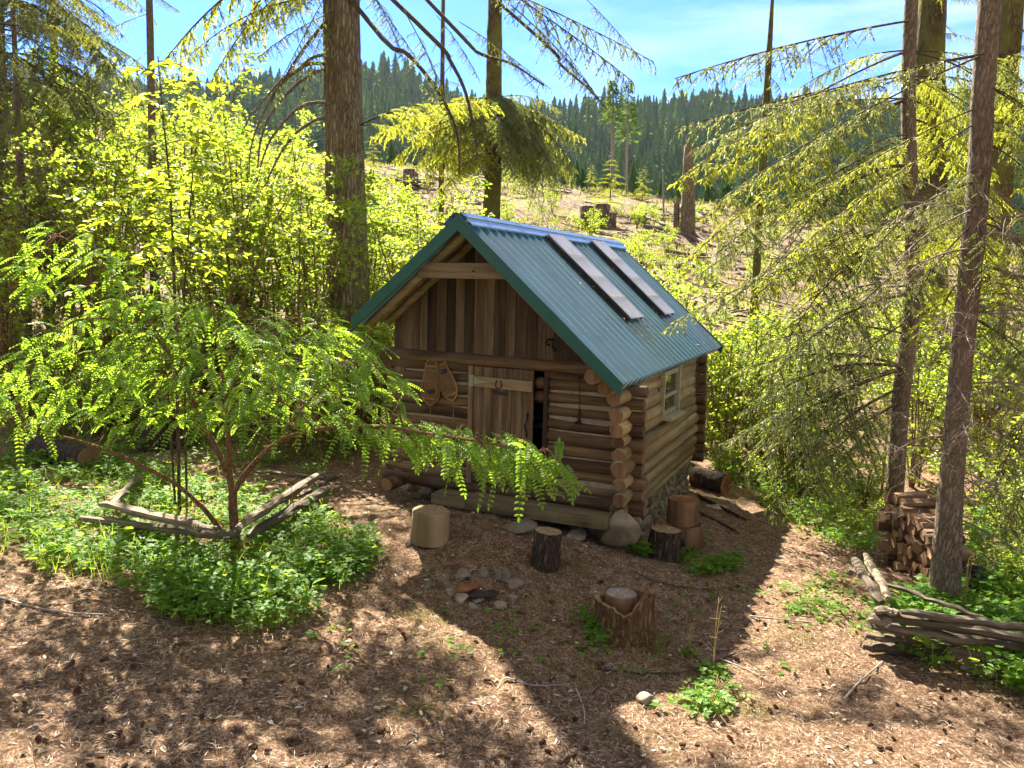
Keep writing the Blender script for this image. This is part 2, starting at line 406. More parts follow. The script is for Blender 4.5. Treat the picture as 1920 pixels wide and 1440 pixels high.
cf = maths(nt, 'MULTIPLY', ramp(nt, cl, [(.46, (0, 0, 0)), (.72, (.75, .75, .75))]), side)
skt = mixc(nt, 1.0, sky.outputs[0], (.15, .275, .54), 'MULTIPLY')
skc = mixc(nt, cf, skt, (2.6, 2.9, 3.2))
# unseen warm white cloud added overhead and behind the viewer to lift the shade
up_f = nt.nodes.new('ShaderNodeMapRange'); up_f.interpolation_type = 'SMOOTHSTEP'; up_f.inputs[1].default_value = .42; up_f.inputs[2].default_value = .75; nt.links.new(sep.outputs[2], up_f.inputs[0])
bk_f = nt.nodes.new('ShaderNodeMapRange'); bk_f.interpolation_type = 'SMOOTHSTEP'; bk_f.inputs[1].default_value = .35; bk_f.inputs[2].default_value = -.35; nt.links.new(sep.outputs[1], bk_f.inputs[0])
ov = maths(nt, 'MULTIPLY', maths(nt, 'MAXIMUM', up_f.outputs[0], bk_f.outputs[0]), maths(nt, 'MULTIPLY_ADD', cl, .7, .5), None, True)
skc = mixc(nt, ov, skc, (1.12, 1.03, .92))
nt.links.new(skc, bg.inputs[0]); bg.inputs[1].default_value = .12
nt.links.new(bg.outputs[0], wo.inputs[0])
sl = bpy.data.lights.new('sun', 'SUN'); sl.energy = 5.0; sl.angle = math.radians(.55); sl.color = (1, .93, .80)
so = bpy.data.objects.new('sun', sl); COL.objects.link(so)
sd = Vector((math.sin(SUN_AZ)*math.cos(SUN_EL), math.cos(SUN_AZ)*math.cos(SUN_EL), math.sin(SUN_EL)))
so.rotation_euler = sd.to_track_quat('Z', 'Y').to_euler(); so.location = (-20, 30, 40)
cam = bpy.data.cameras.new('camera'); cam.sensor_width = 36; cam.lens = FPX/1920*36; cam.clip_end = 5000; cam.clip_start = .05
co = bpy.data.objects.new('camera', cam); COL.objects.link(co)
fwd = Vector((0, cp, -sp)); up0 = Vector((0, sp, cp)); rt0 = Vector((1, 0, 0))
rt = rt0*cr+up0*sr; up = up0*cr-rt0*sr
mw = Matrix((( rt.x, up.x, -fwd.x, 0), (rt.y, up.y, -fwd.y, 0), (rt.z, up.z, -fwd.z, CAMH), (0, 0, 0, 1)))
co.matrix_world = mw
scene.camera = co
scene.view_settings.view_transform = 'Standard'; scene.view_settings.look = 'None'; scene.view_settings.exposure = 2.4; scene.view_settings.gamma = 1
scene.render.engine = 'CYCLES'
cy = scene.cycles
cy.max_bounces = 6; cy.diffuse_bounces = 3; cy.glossy_bounces = 3; cy.transmission_bounces = 4; cy.transparent_max_bounces = 8
cy.sample_clamp_indirect = 4; cy.caustics_reflective = False; cy.caustics_refractive = False
cy.use_denoising = True
try: cy.denoiser = 'OPENIMAGEDENOISE'
except Exception: pass

# ------------------------------------------------------------------ ground
def axis(core0, core1, step, lo, hi, g):
    a = list(np.arange(core0, core1+1e-6, step)); s = step; x = core1
    while x < hi: s = min(s*g, 6); x += s; a.append(x)
    s = step; x = core0; b = []
    while x > lo: s = min(s*g, 6); x -= s; b.append(x)
    return np.array(b[::-1]+a)
xs = axis(-8, 8, .085, -190, 230, 1.09); ys = axis(3.2, 15, .085, -40, 262, 1.06)
X, Y = np.meshgrid(xs, ys); Z = terrain(X, Y)
nearw = ((np.abs(X) < 9) & (Y < 16)).astype(float)
Z = Z+nearw*rng.normal(0, .012, Z.shape)+nearw*.012*vnoise(X, Y, 6.3, 9)
a = Acc(); nx, ny = len(xs), len(ys)
i = (np.arange(ny-1)[:, None]*nx+np.arange(nx-1)[None, :])
a.add(np.stack([X, Y, Z], -1).reshape(-1, 3), np.stack([i, i+1, i+nx+1, i+nx], -1).reshape(-1, 4))
m, nt, out = mat('forest_floor'); M['ground'] = m
v = coords(nt)
n_f = noise(nt, v, 34, 9, .92); n_m = noise(nt, v, 7.5, 6, .65, .5); n_l = noise(nt, v, .9, 4, .6)
duff = ramp(nt, n_f, [(.36, (.030, .013, .006)), (.48, (.165, .088, .047)), (.555, (.46, .325, .215)), (.70, (.86, .73, .57))])
duff = mixc(nt, ramp(nt, n_m, [(.44, (0, 0, 0)), (.64, (.75, .75, .75))]), duff, (.095, .047, .022))
duff = mixc(nt, ramp(nt, n_l, [(.55, (0, 0, 0)), (.8, (.5, .5, .5))]), duff, (.20, .17, .06))
n_a = noise(nt, v, .42, 6, .65); n_b = noise(nt, v, 2.1, 8, .7)
clear = ramp(nt, n_b, [(.33, (.045, .03, .02)), (.47, (.15, .10, .07)), (.58, (.27, .195, .145)), (.74, (.46, .38, .31))])
clear = mixc(nt, ramp(nt, maths(nt, 'MULTIPLY_ADD', n_b, .35, maths(nt, 'MULTIPLY', n_a, .75)), [(.54, (0, 0, 0)), (.66, (.8, .8, .8))]), clear, (.21, .20, .05))
tcx = nt.nodes.new('ShaderNodeTexCoord'); sx = nt.nodes.new('ShaderNodeSeparateXYZ'); nt.links.new(tcx.outputs['Object'], sx.inputs[0])
farf = nt.nodes.new('ShaderNodeMapRange'); farf.inputs[1].default_value = 17; farf.inputs[2].default_value = 27; nt.links.new(sx.outputs[1], farf.inputs[0])
col = mixc(nt, farf.outputs[0], duff, clear)
principled(nt, out, col, .95, bump(nt, maths(nt, 'MULTIPLY_ADD', n_f, .6, n_m), 1.0, .04), 0, .1)
tag(a.build('ground', m), 'brown needle covered forest floor rising to a cleared slope behind', None, None, 'structure')

# ------------------------------------------------------------------ cabin
YAW = 0.40942
RX = np.array([math.cos(YAW), -math.sin(YAW), 0]); DY = np.array([math.sin(YAW), math.cos(YAW), 0])
CO = np.array([-.7306, 10.651, 0])
def wld(x, y, z): return CO+RX*x+DY*y+np.array([0, 0, z])
AZ_, EXR, EXL, EZR, EZL, RL = 4.245, 2.21, -1.576, 2.264, 2.88, 7.06
def rz(x): return AZ_-(x*(AZ_-EZR)/EXR if x > 0 else x*(AZ_-EZL)/EXL)
cab = thing('log_cabin', 'small log cabin with blue green corrugated metal roof and plank door', 'cabin', CO, -YAW)
def part(acc, name, mats, parent=cab): return acc.build(name, mats, parent)

g = np.random.default_rng(3)
def log(name, p0, p1, r0, r1, mats, parent, seed, t, sides=18, n=11, wob=.055, bend=.035):
    P = line(p0, p1, n); d = unit(P[-1]-P[0]); gg = np.random.default_rng(seed)
    P = P+np.sin(np.linspace(0, PI, n))[:, None]*gg.normal(0, bend*.5, 3)
    R = np.linspace(r0, r1, n)*(1+.02*gg.normal(0, 1, n)); 
    P = np.vstack([P[0]-d*0.0, P[0]+d*.012, P[1:-1], P[-1]-d*.012, P[-1]]); R = np.concatenate([[R[0]*.90], R, [R[-1]*.90]])
    R[1] = R[2]; R[-2] = R[-3]
    A_ = Acc(); add_tube(A_, P, R, sides, wob, seed, 0, 1, t)
    return A_.build(name, mats, parent)
# right wall (logs run front to back), measured courses
rw = [(2.07, .53), (2.12, .71), (2.12, .92), (2.10, 1.11), (2.08, 1.28), (2.06, 1.45), (2.04, 1.61), (2.03, 1.80), (2.0, 2.01), (1.93, 2.17), (1.80, 2.32)]
fronts = [.62, .50, .47, .48, .50, .55, .50, .49, .46, .34, .14]
ch = Acc(); add_box(ch, (1.93, 1.0, .36), (2.075, 2.52, 2.16)); add_box(ch, (1.93, 3.66, .36), (2.075, 5.3, 2.16)); add_box(ch, (1.93, 2.52, .36), (2.075, 3.66, 1.46))
rwall = part(ch, 'log_wall', M['chink'])
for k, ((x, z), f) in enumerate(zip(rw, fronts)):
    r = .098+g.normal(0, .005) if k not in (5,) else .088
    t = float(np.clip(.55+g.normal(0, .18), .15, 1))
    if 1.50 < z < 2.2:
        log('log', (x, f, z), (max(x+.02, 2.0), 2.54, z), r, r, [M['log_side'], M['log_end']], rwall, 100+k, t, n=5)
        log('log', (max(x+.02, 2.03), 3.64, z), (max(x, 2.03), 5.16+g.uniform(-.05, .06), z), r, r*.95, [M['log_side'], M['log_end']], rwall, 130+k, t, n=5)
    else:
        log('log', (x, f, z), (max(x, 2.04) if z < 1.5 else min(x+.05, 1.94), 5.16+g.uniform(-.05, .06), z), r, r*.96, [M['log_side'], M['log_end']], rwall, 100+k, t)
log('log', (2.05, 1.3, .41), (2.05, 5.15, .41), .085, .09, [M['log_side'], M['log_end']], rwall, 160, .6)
# front wall (logs run across), door opening x -.18..0.97
fz = [.53, .70, .87, 1.04, 1.21, 1.385, 1.56, 1.735, 1.91, 2.085, 2.24]
ch = Acc(); add_box(ch, (-1.42, .848, .46), (-.2, .93, 2.3)); add_box(ch, (.99, .848, .46), (1.96, .93, 2.3)); add_box(ch, (-.2, .848, .46), (.99, .93, .60))
fwall = part(ch, 'log_wall', M['chink'])
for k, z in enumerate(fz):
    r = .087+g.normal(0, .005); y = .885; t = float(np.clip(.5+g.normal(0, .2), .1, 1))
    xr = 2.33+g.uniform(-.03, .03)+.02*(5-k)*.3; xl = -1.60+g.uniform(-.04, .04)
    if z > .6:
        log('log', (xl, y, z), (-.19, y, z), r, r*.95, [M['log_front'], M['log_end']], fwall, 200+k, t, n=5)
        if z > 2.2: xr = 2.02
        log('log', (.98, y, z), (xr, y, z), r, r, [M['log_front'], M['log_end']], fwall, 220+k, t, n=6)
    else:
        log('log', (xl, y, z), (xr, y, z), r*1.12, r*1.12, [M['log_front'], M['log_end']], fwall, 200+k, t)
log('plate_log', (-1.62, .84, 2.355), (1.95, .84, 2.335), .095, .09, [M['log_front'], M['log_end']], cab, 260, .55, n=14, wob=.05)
# back and left wall
ch = Acc(); add_box(ch, (-1.4, 5.33, .3), (2.1, 5.47, 2.4)); bw = part(ch, 'log_wall', M['chink'])
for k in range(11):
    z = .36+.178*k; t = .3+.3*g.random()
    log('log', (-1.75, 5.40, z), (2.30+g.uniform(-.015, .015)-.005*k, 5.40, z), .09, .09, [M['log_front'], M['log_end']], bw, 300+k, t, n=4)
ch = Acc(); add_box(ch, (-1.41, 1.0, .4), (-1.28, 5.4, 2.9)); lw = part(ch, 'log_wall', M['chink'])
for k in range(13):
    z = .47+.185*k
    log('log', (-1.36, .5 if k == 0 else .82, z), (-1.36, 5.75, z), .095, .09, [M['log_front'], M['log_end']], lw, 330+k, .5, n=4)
# interior darkness comes from a plank floor and the closed room
fl = Acc(); add_box(fl, (-1.28, .97, .40), (1.93, 5.33, .46)); part(fl, 'floor', M['board_x'])
# gable boards (front and back)
def gable(y0, y1, zb, seed):
    A_ = Acc(); gg = np.random.default_rng(seed); x = -1.45
    while x < 1.80:
        wd = gg.choice([.145, .155, .17, .12]); x1 = min(x+wd, 1.84); gap = .006
        za, zc = rz(x+gap)-.10, rz(x1)-.10
        if min(za, zc) > zb+.02:
            yo = gg.uniform(0, .012); t = float(np.clip(gg.choice([.35, .5, .75, .9, .03, .6, .05])+gg.normal(0, .07), .02, 1))
            xa = x+gap
            tops = [(xa, za), (x1, zc)]
            if xa < 0 < x1: tops = [(xa, za), (0, rz(0)-.10), (x1, zc)]
            prof = [(xa, zb-gg.uniform(0, .03)), (x1, zb-gg.uniform(0, .03))]+tops[::-1]
            n = len(prof); V = [(px, y0+yo, pz) for px, pz in prof]+[(px, y1+yo, pz) for px, pz in prof]
            F = [np.array([list(range(n))]), np.array([list(range(n, 2*n))[::-1]]), np.array([[q, q+n, (q+1) % n+n, (q+1) % n] for q in range(n)])]
            A_.add(V, F, 0, t, False)
        x = x1
    return A_
part(gable(.80, .825, 2.43, 8), 'gable_boarding', M['board'])
part(gable(5.42, 5.45, 2.3, 9), 'gable_boarding', M['board'])
# roof
def slope_pt(x, y, off=0.0):
    if x >= 0: n = np.array([(AZ_-EZR), 0, EXR])
    else: n = np.array([-(AZ_-EZL), 0, -EXL])
    n = n/np.linalg.norm(n); return np.array([x, y, rz(x)])+n*off
def corr_sheet(xa, xb, y0, y1, amp, per, off, nslope, sub=10, thick=.0, wob=0):
    ny = int((y1-y0)/per*sub)+1; yy = np.linspace(y0, y1, ny); xx = np.linspace(xa, xb, nslope)
    V = np.zeros((nslope, ny, 3))
    ph = (yy-y0)/per*2*PI
    prof = amp*(np.cos(ph)-.75)
    for k, x in enumerate(xx):
        for j in (0,):
            n = slope_pt(x, 0, 1)-slope_pt(x, 0, 0)
        base = np.array([x, 0, rz(x)])
        V[k] = base+np.stack([np.zeros(ny), yy, np.zeros(ny)], 1)+n*(off+prof+wob*np.sin(yy*1.3+k))[:, None]
    i = np.arange(nslope-1)[:, None]*ny+np.arange(ny-1)[None, :]
    return V.reshape(-1, 3), np.stack([i, i+1, i+ny+1, i+ny], -1).reshape(-1, 4)
m, nt, out = mat('blue_green_metal_roofing'); M['roof'] = m
n1 = noise(nt, coords(nt, (.6, 5, .6)), 3.0, 5, .6); n2 = noise(nt, coords(nt), 9, 5, .7)
c = ramp(nt, n1, [(.3, (.075, .225, .32)), (.7, (.13, .30, .40))])
c = mixc(nt, ramp(nt, n2, [(.62, (0, 0, 0)), (.76, (.4, .4, .4))]), c, (.06, .10, .08))
principled(nt, out, c, ramp(nt, n2, [(.3, (.10, .10, .10)), (.8, (.22, .22, .22))]), None, .0, 1.0).inputs['IOR'].default_value = 1.85
M['trim'] = plain_mat('dark_green_trim', (.010, .075, .06), (.016, .095, .075), 5, .45, .1, .05, tinted=False)
m, nt, out = mat('blue_ridge_metal'); M['cap'] = m
n2 = noise(nt, coords(nt), 7, 5, .7)
principled(nt, out, ramp(nt, n2, [(.3, (.10, .18, .24)), (.75, (.21, .28, .34))]), .25, None, .1, 1.0)
PER = RL/26
V, F = corr_sheet(0.0, EXR, 0, RL, .080, PER, .0, 7); A_ = Acc().add(V, F); part(A_, 'roof_sheet', M['roof'])
V, F = corr_sheet(0.0, EXL, 0, RL, .052, PER, .0, 5); A_ = Acc().add(V, F[:, ::-1]); part(A_, 'roof_sheet', M['roof'])
A_ = Acc()
for (xa, xb) in ((0, .17), (0, -.17)):
    ny = 9; cs = [(xa, .075), (xb*.3, .070), (xb*.33, .082), (xb*.40, .082), (xb*.43, .070), (xb*.93, .064), (xb, .050)]
    yy = [-.05, 2.3, 2.301, 4.6, 4.601, RL+.05]; V = []
    for jj, y in enumerate(yy):
        for x, o in cs: V.append(slope_pt(x if x else (1e-6 if xb > 0 else -1e-6), y, o+(.004 if jj in (0, 1, 4, 5) else 0)))
    k = len(cs); i = np.arange(len(yy)-1)[:, None]*k+np.arange(k-1)[None, :]
    F = np.stack([i, i+1, i+k+1, i+k], -1).reshape(-1, 4)
    A_.add(np.array(V), F if xb < 0 else F[:, ::-1], 0, .5, False)
part(A_, 'ridge_cap', M['cap'])
# rake trim along the gable edges
def rake(y, s):
    A_ = Acc()
    xb = EXR+.01 if s > 0 else EXL-.01; e = 1e-6*s
    top = [slope_pt(e, 0, .045), slope_pt(xb, 0, .045)]; bot = [np.array([0, 0, AZ_-.165]), np.array([xb, 0, rz(xb)-.135])]
    top[0][0] = 0
    q = [top[0], top[1], bot[1], bot[0]]
    V = [p+np.array([0, y-.035, 0]) for p in q]+[p+np.array([0, y+.0, 0]) for p in q]
    F = np.array([[0, 1, 2, 3], [7, 6, 5, 4], [0, 4, 5, 1], [1, 5, 6, 2], [2, 6, 7, 3], [3, 7, 4, 0]])
    if s < 0: F = F[:, ::-1]
    return A_.add(np.array(V), F, 0, .5, False)
for y in (-.005, RL+.04):
    for s in (1, -1): part(rake(y, s), 'rake_trim', M['trim'])
# sheathing boards below the metal, running along the ridge
for s in (1, -1):
    A_ = Acc(); X_ = EXR-.02 if s > 0 else -EXL-.02; x = .0
    while x < X_-.02:
        x1 = min(x+g.uniform(.13, .17), X_)
        a0, a1 = s*max(x, 1e-5), s*(x1-.004)
        q = [slope_pt(a0, 0, -.045), slope_pt(a1, 0, -.045), slope_pt(a1, 0, -.070), slope_pt(a0, 0, -.070)]
        V = [p+np.array([0, .02, 0]) for p in q]+[p+np.array([0, RL-.02, 0]) for p in q]
        F = np.array([[0, 1, 2, 3], [7, 6, 5, 4], [0, 4, 5, 1], [1, 5, 6, 2], [2, 6, 7, 3], [3, 7, 4, 0]])
        A_.add(np.array(V), F, 0, float(np.clip(.6+g.normal(0, .22), .05, 1)), False)
        x = x1
    part(A_, 'sheathing', M['sheath'])
def rafter(y, s, r):
    A_ = Acc(); xb = (EXR-.06 if s > 0 else EXL+.03); e = .02*s
    P = np.array([slope_pt(e+(xb-e)*k, y, -.075-r*.9) for k in np.linspace(0, 1, 8)])
    add_tube(A_, P, np.linspace(r, r*.92, 8), 12, .05, int(50+y*10+s), 0, 0, .55); return A_
for s in (1, -1):
    part(rafter(.20, s, .062), 'rafter', M['rafter']); part(rafter(.66, s, .058), 'rafter', M['rafter'])
    part(rafter(6.8, s, .062), 'rafter', M['rafter'])
A_ = Acc(); add_bar(A_, (-.66, .13, 3.565), (.62, .13, 3.575), .045, .20, jit=.004); part(A_, 'collar_beam', M['board_x'])
A_ = Acc(); rock(A_, (.17, .10, 3.57), (.018, .012, .018), 3); part(A_, 'bolt', M['iron'])
# skylight strips lying on the right slope
M['sky_panel'] = None
m, nt, out = mat('cloudy_corrugated_plastic'); M['sky_panel'] = m
n2 = noise(nt, coords(nt), 4, 5, .7)
principled(nt, out, ramp(nt, n2, [(.3, (.50, .53, .66)), (.7, (.74, .75, .82))]), .28, None, .0, .8)
for (ya, yb, xa, xb, sl_) in ((2.52, 3.34, .14, 1.53, .03), (4.72, 5.58, .12, 1.53, .03)):
    V, F = corr_sheet(xa, xb, ya+.03, yb-.02, .016, .13, .105, 12, 10); A_ = Acc().add(V, F); skp = part(A_, 'skylight', M['sky_panel'])
    A_ = Acc()
    for y in (ya, yb-.02):
        add_bar(A_, slope_pt(xa+.02, y, .06), slope_pt(xb, y, .06), .03, .05, up=(0, 0, 1))
    add_bar(A_, slope_pt(xa+.02, ya, .05), slope_pt(xa+.02, yb, .06), .03, .05)
    A_.build('skylight_curb', M['dark'], skp)
    for f in (.27, .52, .76):
        A_ = Acc(); x = xa+(xb-xa)*f
        add_bar(A_, slope_pt(x, ya+.03, .123), slope_pt(x, yb-.03, .123), .022, .005); A_.build('cross_batten', M['frame'], skp)
A_ = Acc(); gd = np.random.default_rng(71); n = 260; xx = gd.uniform(.1, 2.1, n); yy = np.where(gd.random(n) < .55, gd.choice([2.6, 3.3, 4.8, 5.6], n)+gd.normal(0, .18, n), gd.uniform(.2, 6.9, n))
xx = np.where(gd.random(n) < .4, gd.normal(1.62, .08, n), xx); PP = np.array([slope_pt(a_, b_, .06) for a_, b_ in zip(xx, yy)]); dd = gd.normal(0, 1, (n, 3)); dd[:, 2] = -dd[:, 0]*.9
leaves(A_, PP, dd, np.array([.67, 0, .74])+gd.normal(0, .2, (n, 3)), gd.uniform(.02, .07, n), gd.uniform(.006, .022, n), gd.random(n), 'dia', .1); part(A_, 'fallen_needles', M['lf_dry'])
# door
A_ = Acc(); xs_ = np.linspace(-.125, .775, 7); xs_[1:-1] += g.normal(0, .012, 5)
for k in range(6): add_box(A_, (xs_[k]+.003, .775+g.uniform(0, .006), .63+g.uniform(0, .008)), (xs_[k+1]-.003, .815, 2.262), 0, float(np.clip(.72+g.normal(0, .12), .4, 1)))
door = part(A_, 'door', M['board'])
A_ = Acc(); add_bar(A_, (-.125, .755, 2.06), (.772, .755, 2.045), .03, .145, t=.85); A_.build('door_rail', M['board_x'], door)
A_ = Acc(); add_bar(A_, (-.125, .755, .84), (.772, .755, .83), .03, .14, t=.8); A_.build('door_rail', M['board_x'], door)
A_ = Acc(); add_box(A_, (-.185, .742, 1.985), (-.105, .752, 2.145))
V = np.array([(-.10, .738, 2.02), (.075, .738, 2.055), (-.10, .738, 2.115), (-.10, .745, 2.02), (.075, .745, 2.055), (-.10, .745, 2.115)])
A_.add(V, [np.array([[0, 1, 2], [5, 4, 3]]), np.array([[0, 3, 4, 1], [1, 4, 5, 2], [2, 5, 3, 0]])], 0, .5, False); A_.build('hinge', M['hinge'], door)
A_ = Acc(); add_tube(A_, smooth_path([(.70, .772, 1.36), (.715, .735, 1.42), (.69, .715, 1.50), (.715, .735, 1.58), (.70, .772, 1.66)], 14), [.012, .011, .010, .010, .010, .011, .013, .013, .011, .010, .010, .010, .012, .014], 8)
rock(A_, (.70, .77, 1.36), (.022, .008, .03), 5); rock(A_, (.70, .77, 1.66), (.022, .008, .035), 6); A_.build('handle', M['iron'], door)
A_ = Acc()   # smudged dark painted letters under the rail, too worn to read
for k, (x0, h, tilt) in enumerate(((.19, .06, 0), (.215, .06, 0), (.25, .055, 0), (.275, .05, .01), (.30, .055, 0), (.325, .05, 0), (.35, .06, 0), (.375, .055, 0))):
    add_box(A_, (x0, .768, 1.925-h*.5-.05*(x0-.19)), (x0+.015, .7725, 1.925+h*.4-.05*(x0-.19)))
for x0, zz in ((.20, 1.94), (.24, 1.935), (.285, 1.90), (.335, 1.905), (.37, 1.90)): add_box(A_, (x0, .7683, zz-.008), (x0+.04, .7727, zz+.008))
A_.build('worn_lettering', M['paint'], door)
A_ = Acc(); add_box(A_, (-.20, .755, .60), (-.13, .86, 2.27), 0, .8); part(A_, 'door_post', M['board'])
A_ = Acc(); add_box(A_, (.925, .79, .60), (.985, .93, 2.26), 0, .1); part(A_, 'door_post', M['board'])
A_ = Acc()
for z in (2.09, 1.90): add_tube(A_, line((.785, .90, z), (.94, .90, z), 3), .085, 12, 0, 0, 0, 1, .4)
part(A_, 'short_log', [M['log_front'], M['log_end']])
A_ = Acc(); add_tube(A_, smooth_path([(.80, .82, 1.53), (.86, .79, 1.50), (.93, .80, 1.53), (.86, .79, 1.56)], 12), .006, 6); part(A_, 'latch_chain', M['iron'])
# window in the right wall
wy0, wy1, wz0, wz1 = 2.58, 3.60, 1.50, 2.17
fr = Acc(); X0, X1 = 2.08, 2.155
add_box(fr, (X0, wy0, wz0), (X1, wy0+.07, wz1)); add_box(fr, (X0, wy1-.10, wz0-.03), (X1+.03, wy1, wz1+.02)); add_box(fr, (X0, wy0+.07, wz1-.07), (X1-.004, wy1-.10, wz1)); add_box(fr, (X0, wy0+.07, wz0), (X1-.004, wy1-.10, wz0+.05)); add_box(fr, (X0, wy0+.07, 1.76), (X1-.004, wy1-.10, 1.81))
win = part(fr, 'window', M['frame'])
A_ = Acc(); add_box(A_, (X0+.02, wy0+.07, wz0+.05), (X0+.026, wy1-.10, 1.76)); add_box(A_, (X0+.025, wy0+.07, 1.81), (X0+.031, wy1-.10, wz1-.07))
m, nt, out = mat('old_window_glass'); M['glass'] = m
principled(nt, out, (.02, .022, .018), .03, None, 0., .9); A_.build('pane', m, win)
A_ = Acc(); add_bar(A_, (2.20, 2.55, 1.47), (2.20, 3.52, 1.455), .17, .045, jit=.004); A_.build('sill', M['frame'], win)
# stone foundation under the right and front walls
A_ = Acc(); add_box(A_, (1.90, 1.6, -.75), (2.03, 5.35, .36)); add_box(A_, (-1.40, 1.7, -.6), (1.9, 1.8, .42))
fnd = part(A_, 'foundation', M['mortar'])
A_ = Acc(); gs = np.random.default_rng(21)
for row in range(6):
    y = .95+gs.uniform(0, .1)
    while y < 5.3:
        s = gs.uniform(.085, .15); z = -.62+row*.175+gs.normal(0, .02)
        rock(A_, (2.02+gs.uniform(-.01, .02), y+s*.5, z), (gs.uniform(.05, .085), s*.62, gs.uniform(.075, .11)), int(gs.integers(1e6)), 0, float(gs.random()), .22)
        y += s*1.22
A_.build('foundation_stones', M['stone'], fnd)
# door step beam with its stones
A_ = Acc(); P = [(-.46, .42, .43), (.1, .42, .43)]
add_bar(A_, (-.48, .42, .45), (.05, .42, .447), .34, .14, jit=.006, t=.35); add_bar(A_, (.055, .42, .447), (2.02, .42, .445), .34, .145, jit=.006, t=.3)
part(A_, 'step_beam', M['board_x'])
A_ = Acc(); add_box(A_, (1.02, .797, 2.54), (1.10, .815, 2.72)); add_tube(A_, smooth_path([(1.03, .80, 2.69), (.98, .74, 2.70), (.95, .74, 2.64), (1.0, .76, 2.62)], 9), .014, 6); add_tube(A_, line((1.02, .79, 2.60), (1.08, .75, 2.56), 3), .014, 6)
part(A_, 'iron_bracket', M['iron'])

# things on and by the cabin
def cabthing(acc, name, mats, label, cat, group=None): return tag(acc.build(name, mats, None, CO, -YAW), label, cat, group)
A_ = Acc(); cabthing_pts = [(.045*math.sin(q)*(1+.15*math.cos(q)), 0, -.062*math.cos(q)) for q in np.linspace(-2.55, 2.55, 22)]
A_ = Acc(); add_tube(A_, np.array(cabthing_pts)*[1, 1, 1]+np.array([.275, .735, 2.045]), .010, 6); cabthing(A_, 'horseshoe', M['rust'], 'small rusty horseshoe nailed to the upper rail of the plank door', 'horseshoe')
A_ = Acc(); add_tube(A_, line((1.43, .775, 2.24), (1.45, .775, 1.78), 4), .006, 5); add_tube(A_, smooth_path([(1.45, .765, 1.80), (1.45, .755, 1.68), (1.46, .765, 1.60)], 7), [.012, .016, .018, .02, .024, .026, .02], 8); add_tube(A_, line((1.40, .765, 1.61), (1.47, .765, 1.64), 3), .022, 8)
cabthing(A_, 'hanging_iron_tool', M['iron'], 'dark iron tool hanging on a thin rod from the front log wall', 'tool')
def snowshoe(top, bot, wid, seed, label):
    top, bot = np.array(top), np.array(bot); L = np.linalg.norm(bot-top); ax = unit(bot-top); sd_ = np.array([ax[2], 0, -ax[0]])*-1
    root = thing('snowshoe', label, 'snowshoe', CO, -YAW, 'old snowshoes on the front wall')
    prof = [(0, .0), (.015, .16), (.05, .26), (.10, .31), (.25, .36), (.5, .46), (.65, .5), (.80, .47), (.90, .36), (.96, .22), (.99, .09), (1, .0)]
    tt = np.array([p[0] for p in prof]); ww = np.array([p[1] for p in prof])*wid
    hw = lambda t: np.interp(t, tt, ww)
    pt = lambda t, s: top+ax*L*t+sd_*s
    ts = np.linspace(0, 1, 30); loop = [pt(t, hw(t)) for t in ts]+[pt(t, -hw(t)) for t in ts[::-1][1:]]
    A_ = Acc(); add_tube(A_, np.array(loop), .011, 7); 
    for t in (.14, .86): add_bar(A_, pt(t, hw(t)), pt(t, -hw(t)), .012, .022)
    A_.build('frame', M['snow_frame'], root)
    A_ = Acc(); sp_ = .028
    for sg in (1, -1):
        for c in np.arange(-.6, 1.4, sp_/L*1.0):
            pts_ = []
            for q in np.linspace(0, 1, 24):
                t = c+q*.55*1.0; s = sg*(q-.5)*.55*L*.62
                if .15 < t < .85 and abs(s) < hw(t)-.004: pts_.append(pt(t, s)+np.array([0, .003*sg, 0]))
            if len(pts_) > 1: add_tube(A_, np.array([pts_[0], pts_[-1]]), .0036, 4, cap=False)
    for t in np.arange(.16, .86, .035): add_tube(A_, np.array([pt(t, hw(t)), pt(t, -hw(t))]), .003, 4, cap=False)
    for t0, t1 in ((.02, .13), (.88, .98)):
        for t in np.linspace(t0, t1, 6): add_tube(A_, np.array([pt(t, hw(t)), pt(t+.02, -hw(t)*.9)]), .0025, 4, cap=False)
    A_.build('webbing', M['rawhide'], root)
    A_ = Acc(); rock(A_, pt(.70 if seed == 1 else .3, 0)+np.array([0, -.012, 0]), (wid*.28, .012, .05), 4); A_.build('binding', M['web_dark'], root)
    A_ = Acc(); e = pt(1, 0)
    add_tube(A_, smooth_path([e, e+[.0, .02, -.12], e+[-.01, .02, -.22], e+[-.02, .01, -.30], e+[.012, .01, -.29], e+[0, .02, -.2]], 14), .0045, 5)
    A_.build('strap', M['rawhide'], root)
snowshoe((-.79, .765, 2.315), (-.795, .745, 1.66), .295, 1, 'snowshoe hanging upright on the log wall, the left one of the pair')
snowshoe((-.68, .775, 2.33), (-.43, .755, 1.76), .25, 2, 'tilted snowshoe on the log wall, nearer the plank door')

# pale air between the clearing and the far hills
A_ = Acc(); add_box(A_, (-760, -60, -32), (760, 1000, 290))
m, nt, out = mat('pale_air'); pv = nt.nodes.new('ShaderNodeVolumePrincipled'); pv.inputs['Color'].default_value = (.72, .86, 1, 1); pv.inputs['Density'].default_value = .000045; pv.inputs['Anisotropy'].default_value = .25
nt.links.new(pv.outputs[0], out.inputs['Volume'])
tag(A_.build('haze', m), 'thin pale blue air', None, None, 'stuff')
cy.volume_bounces = 1

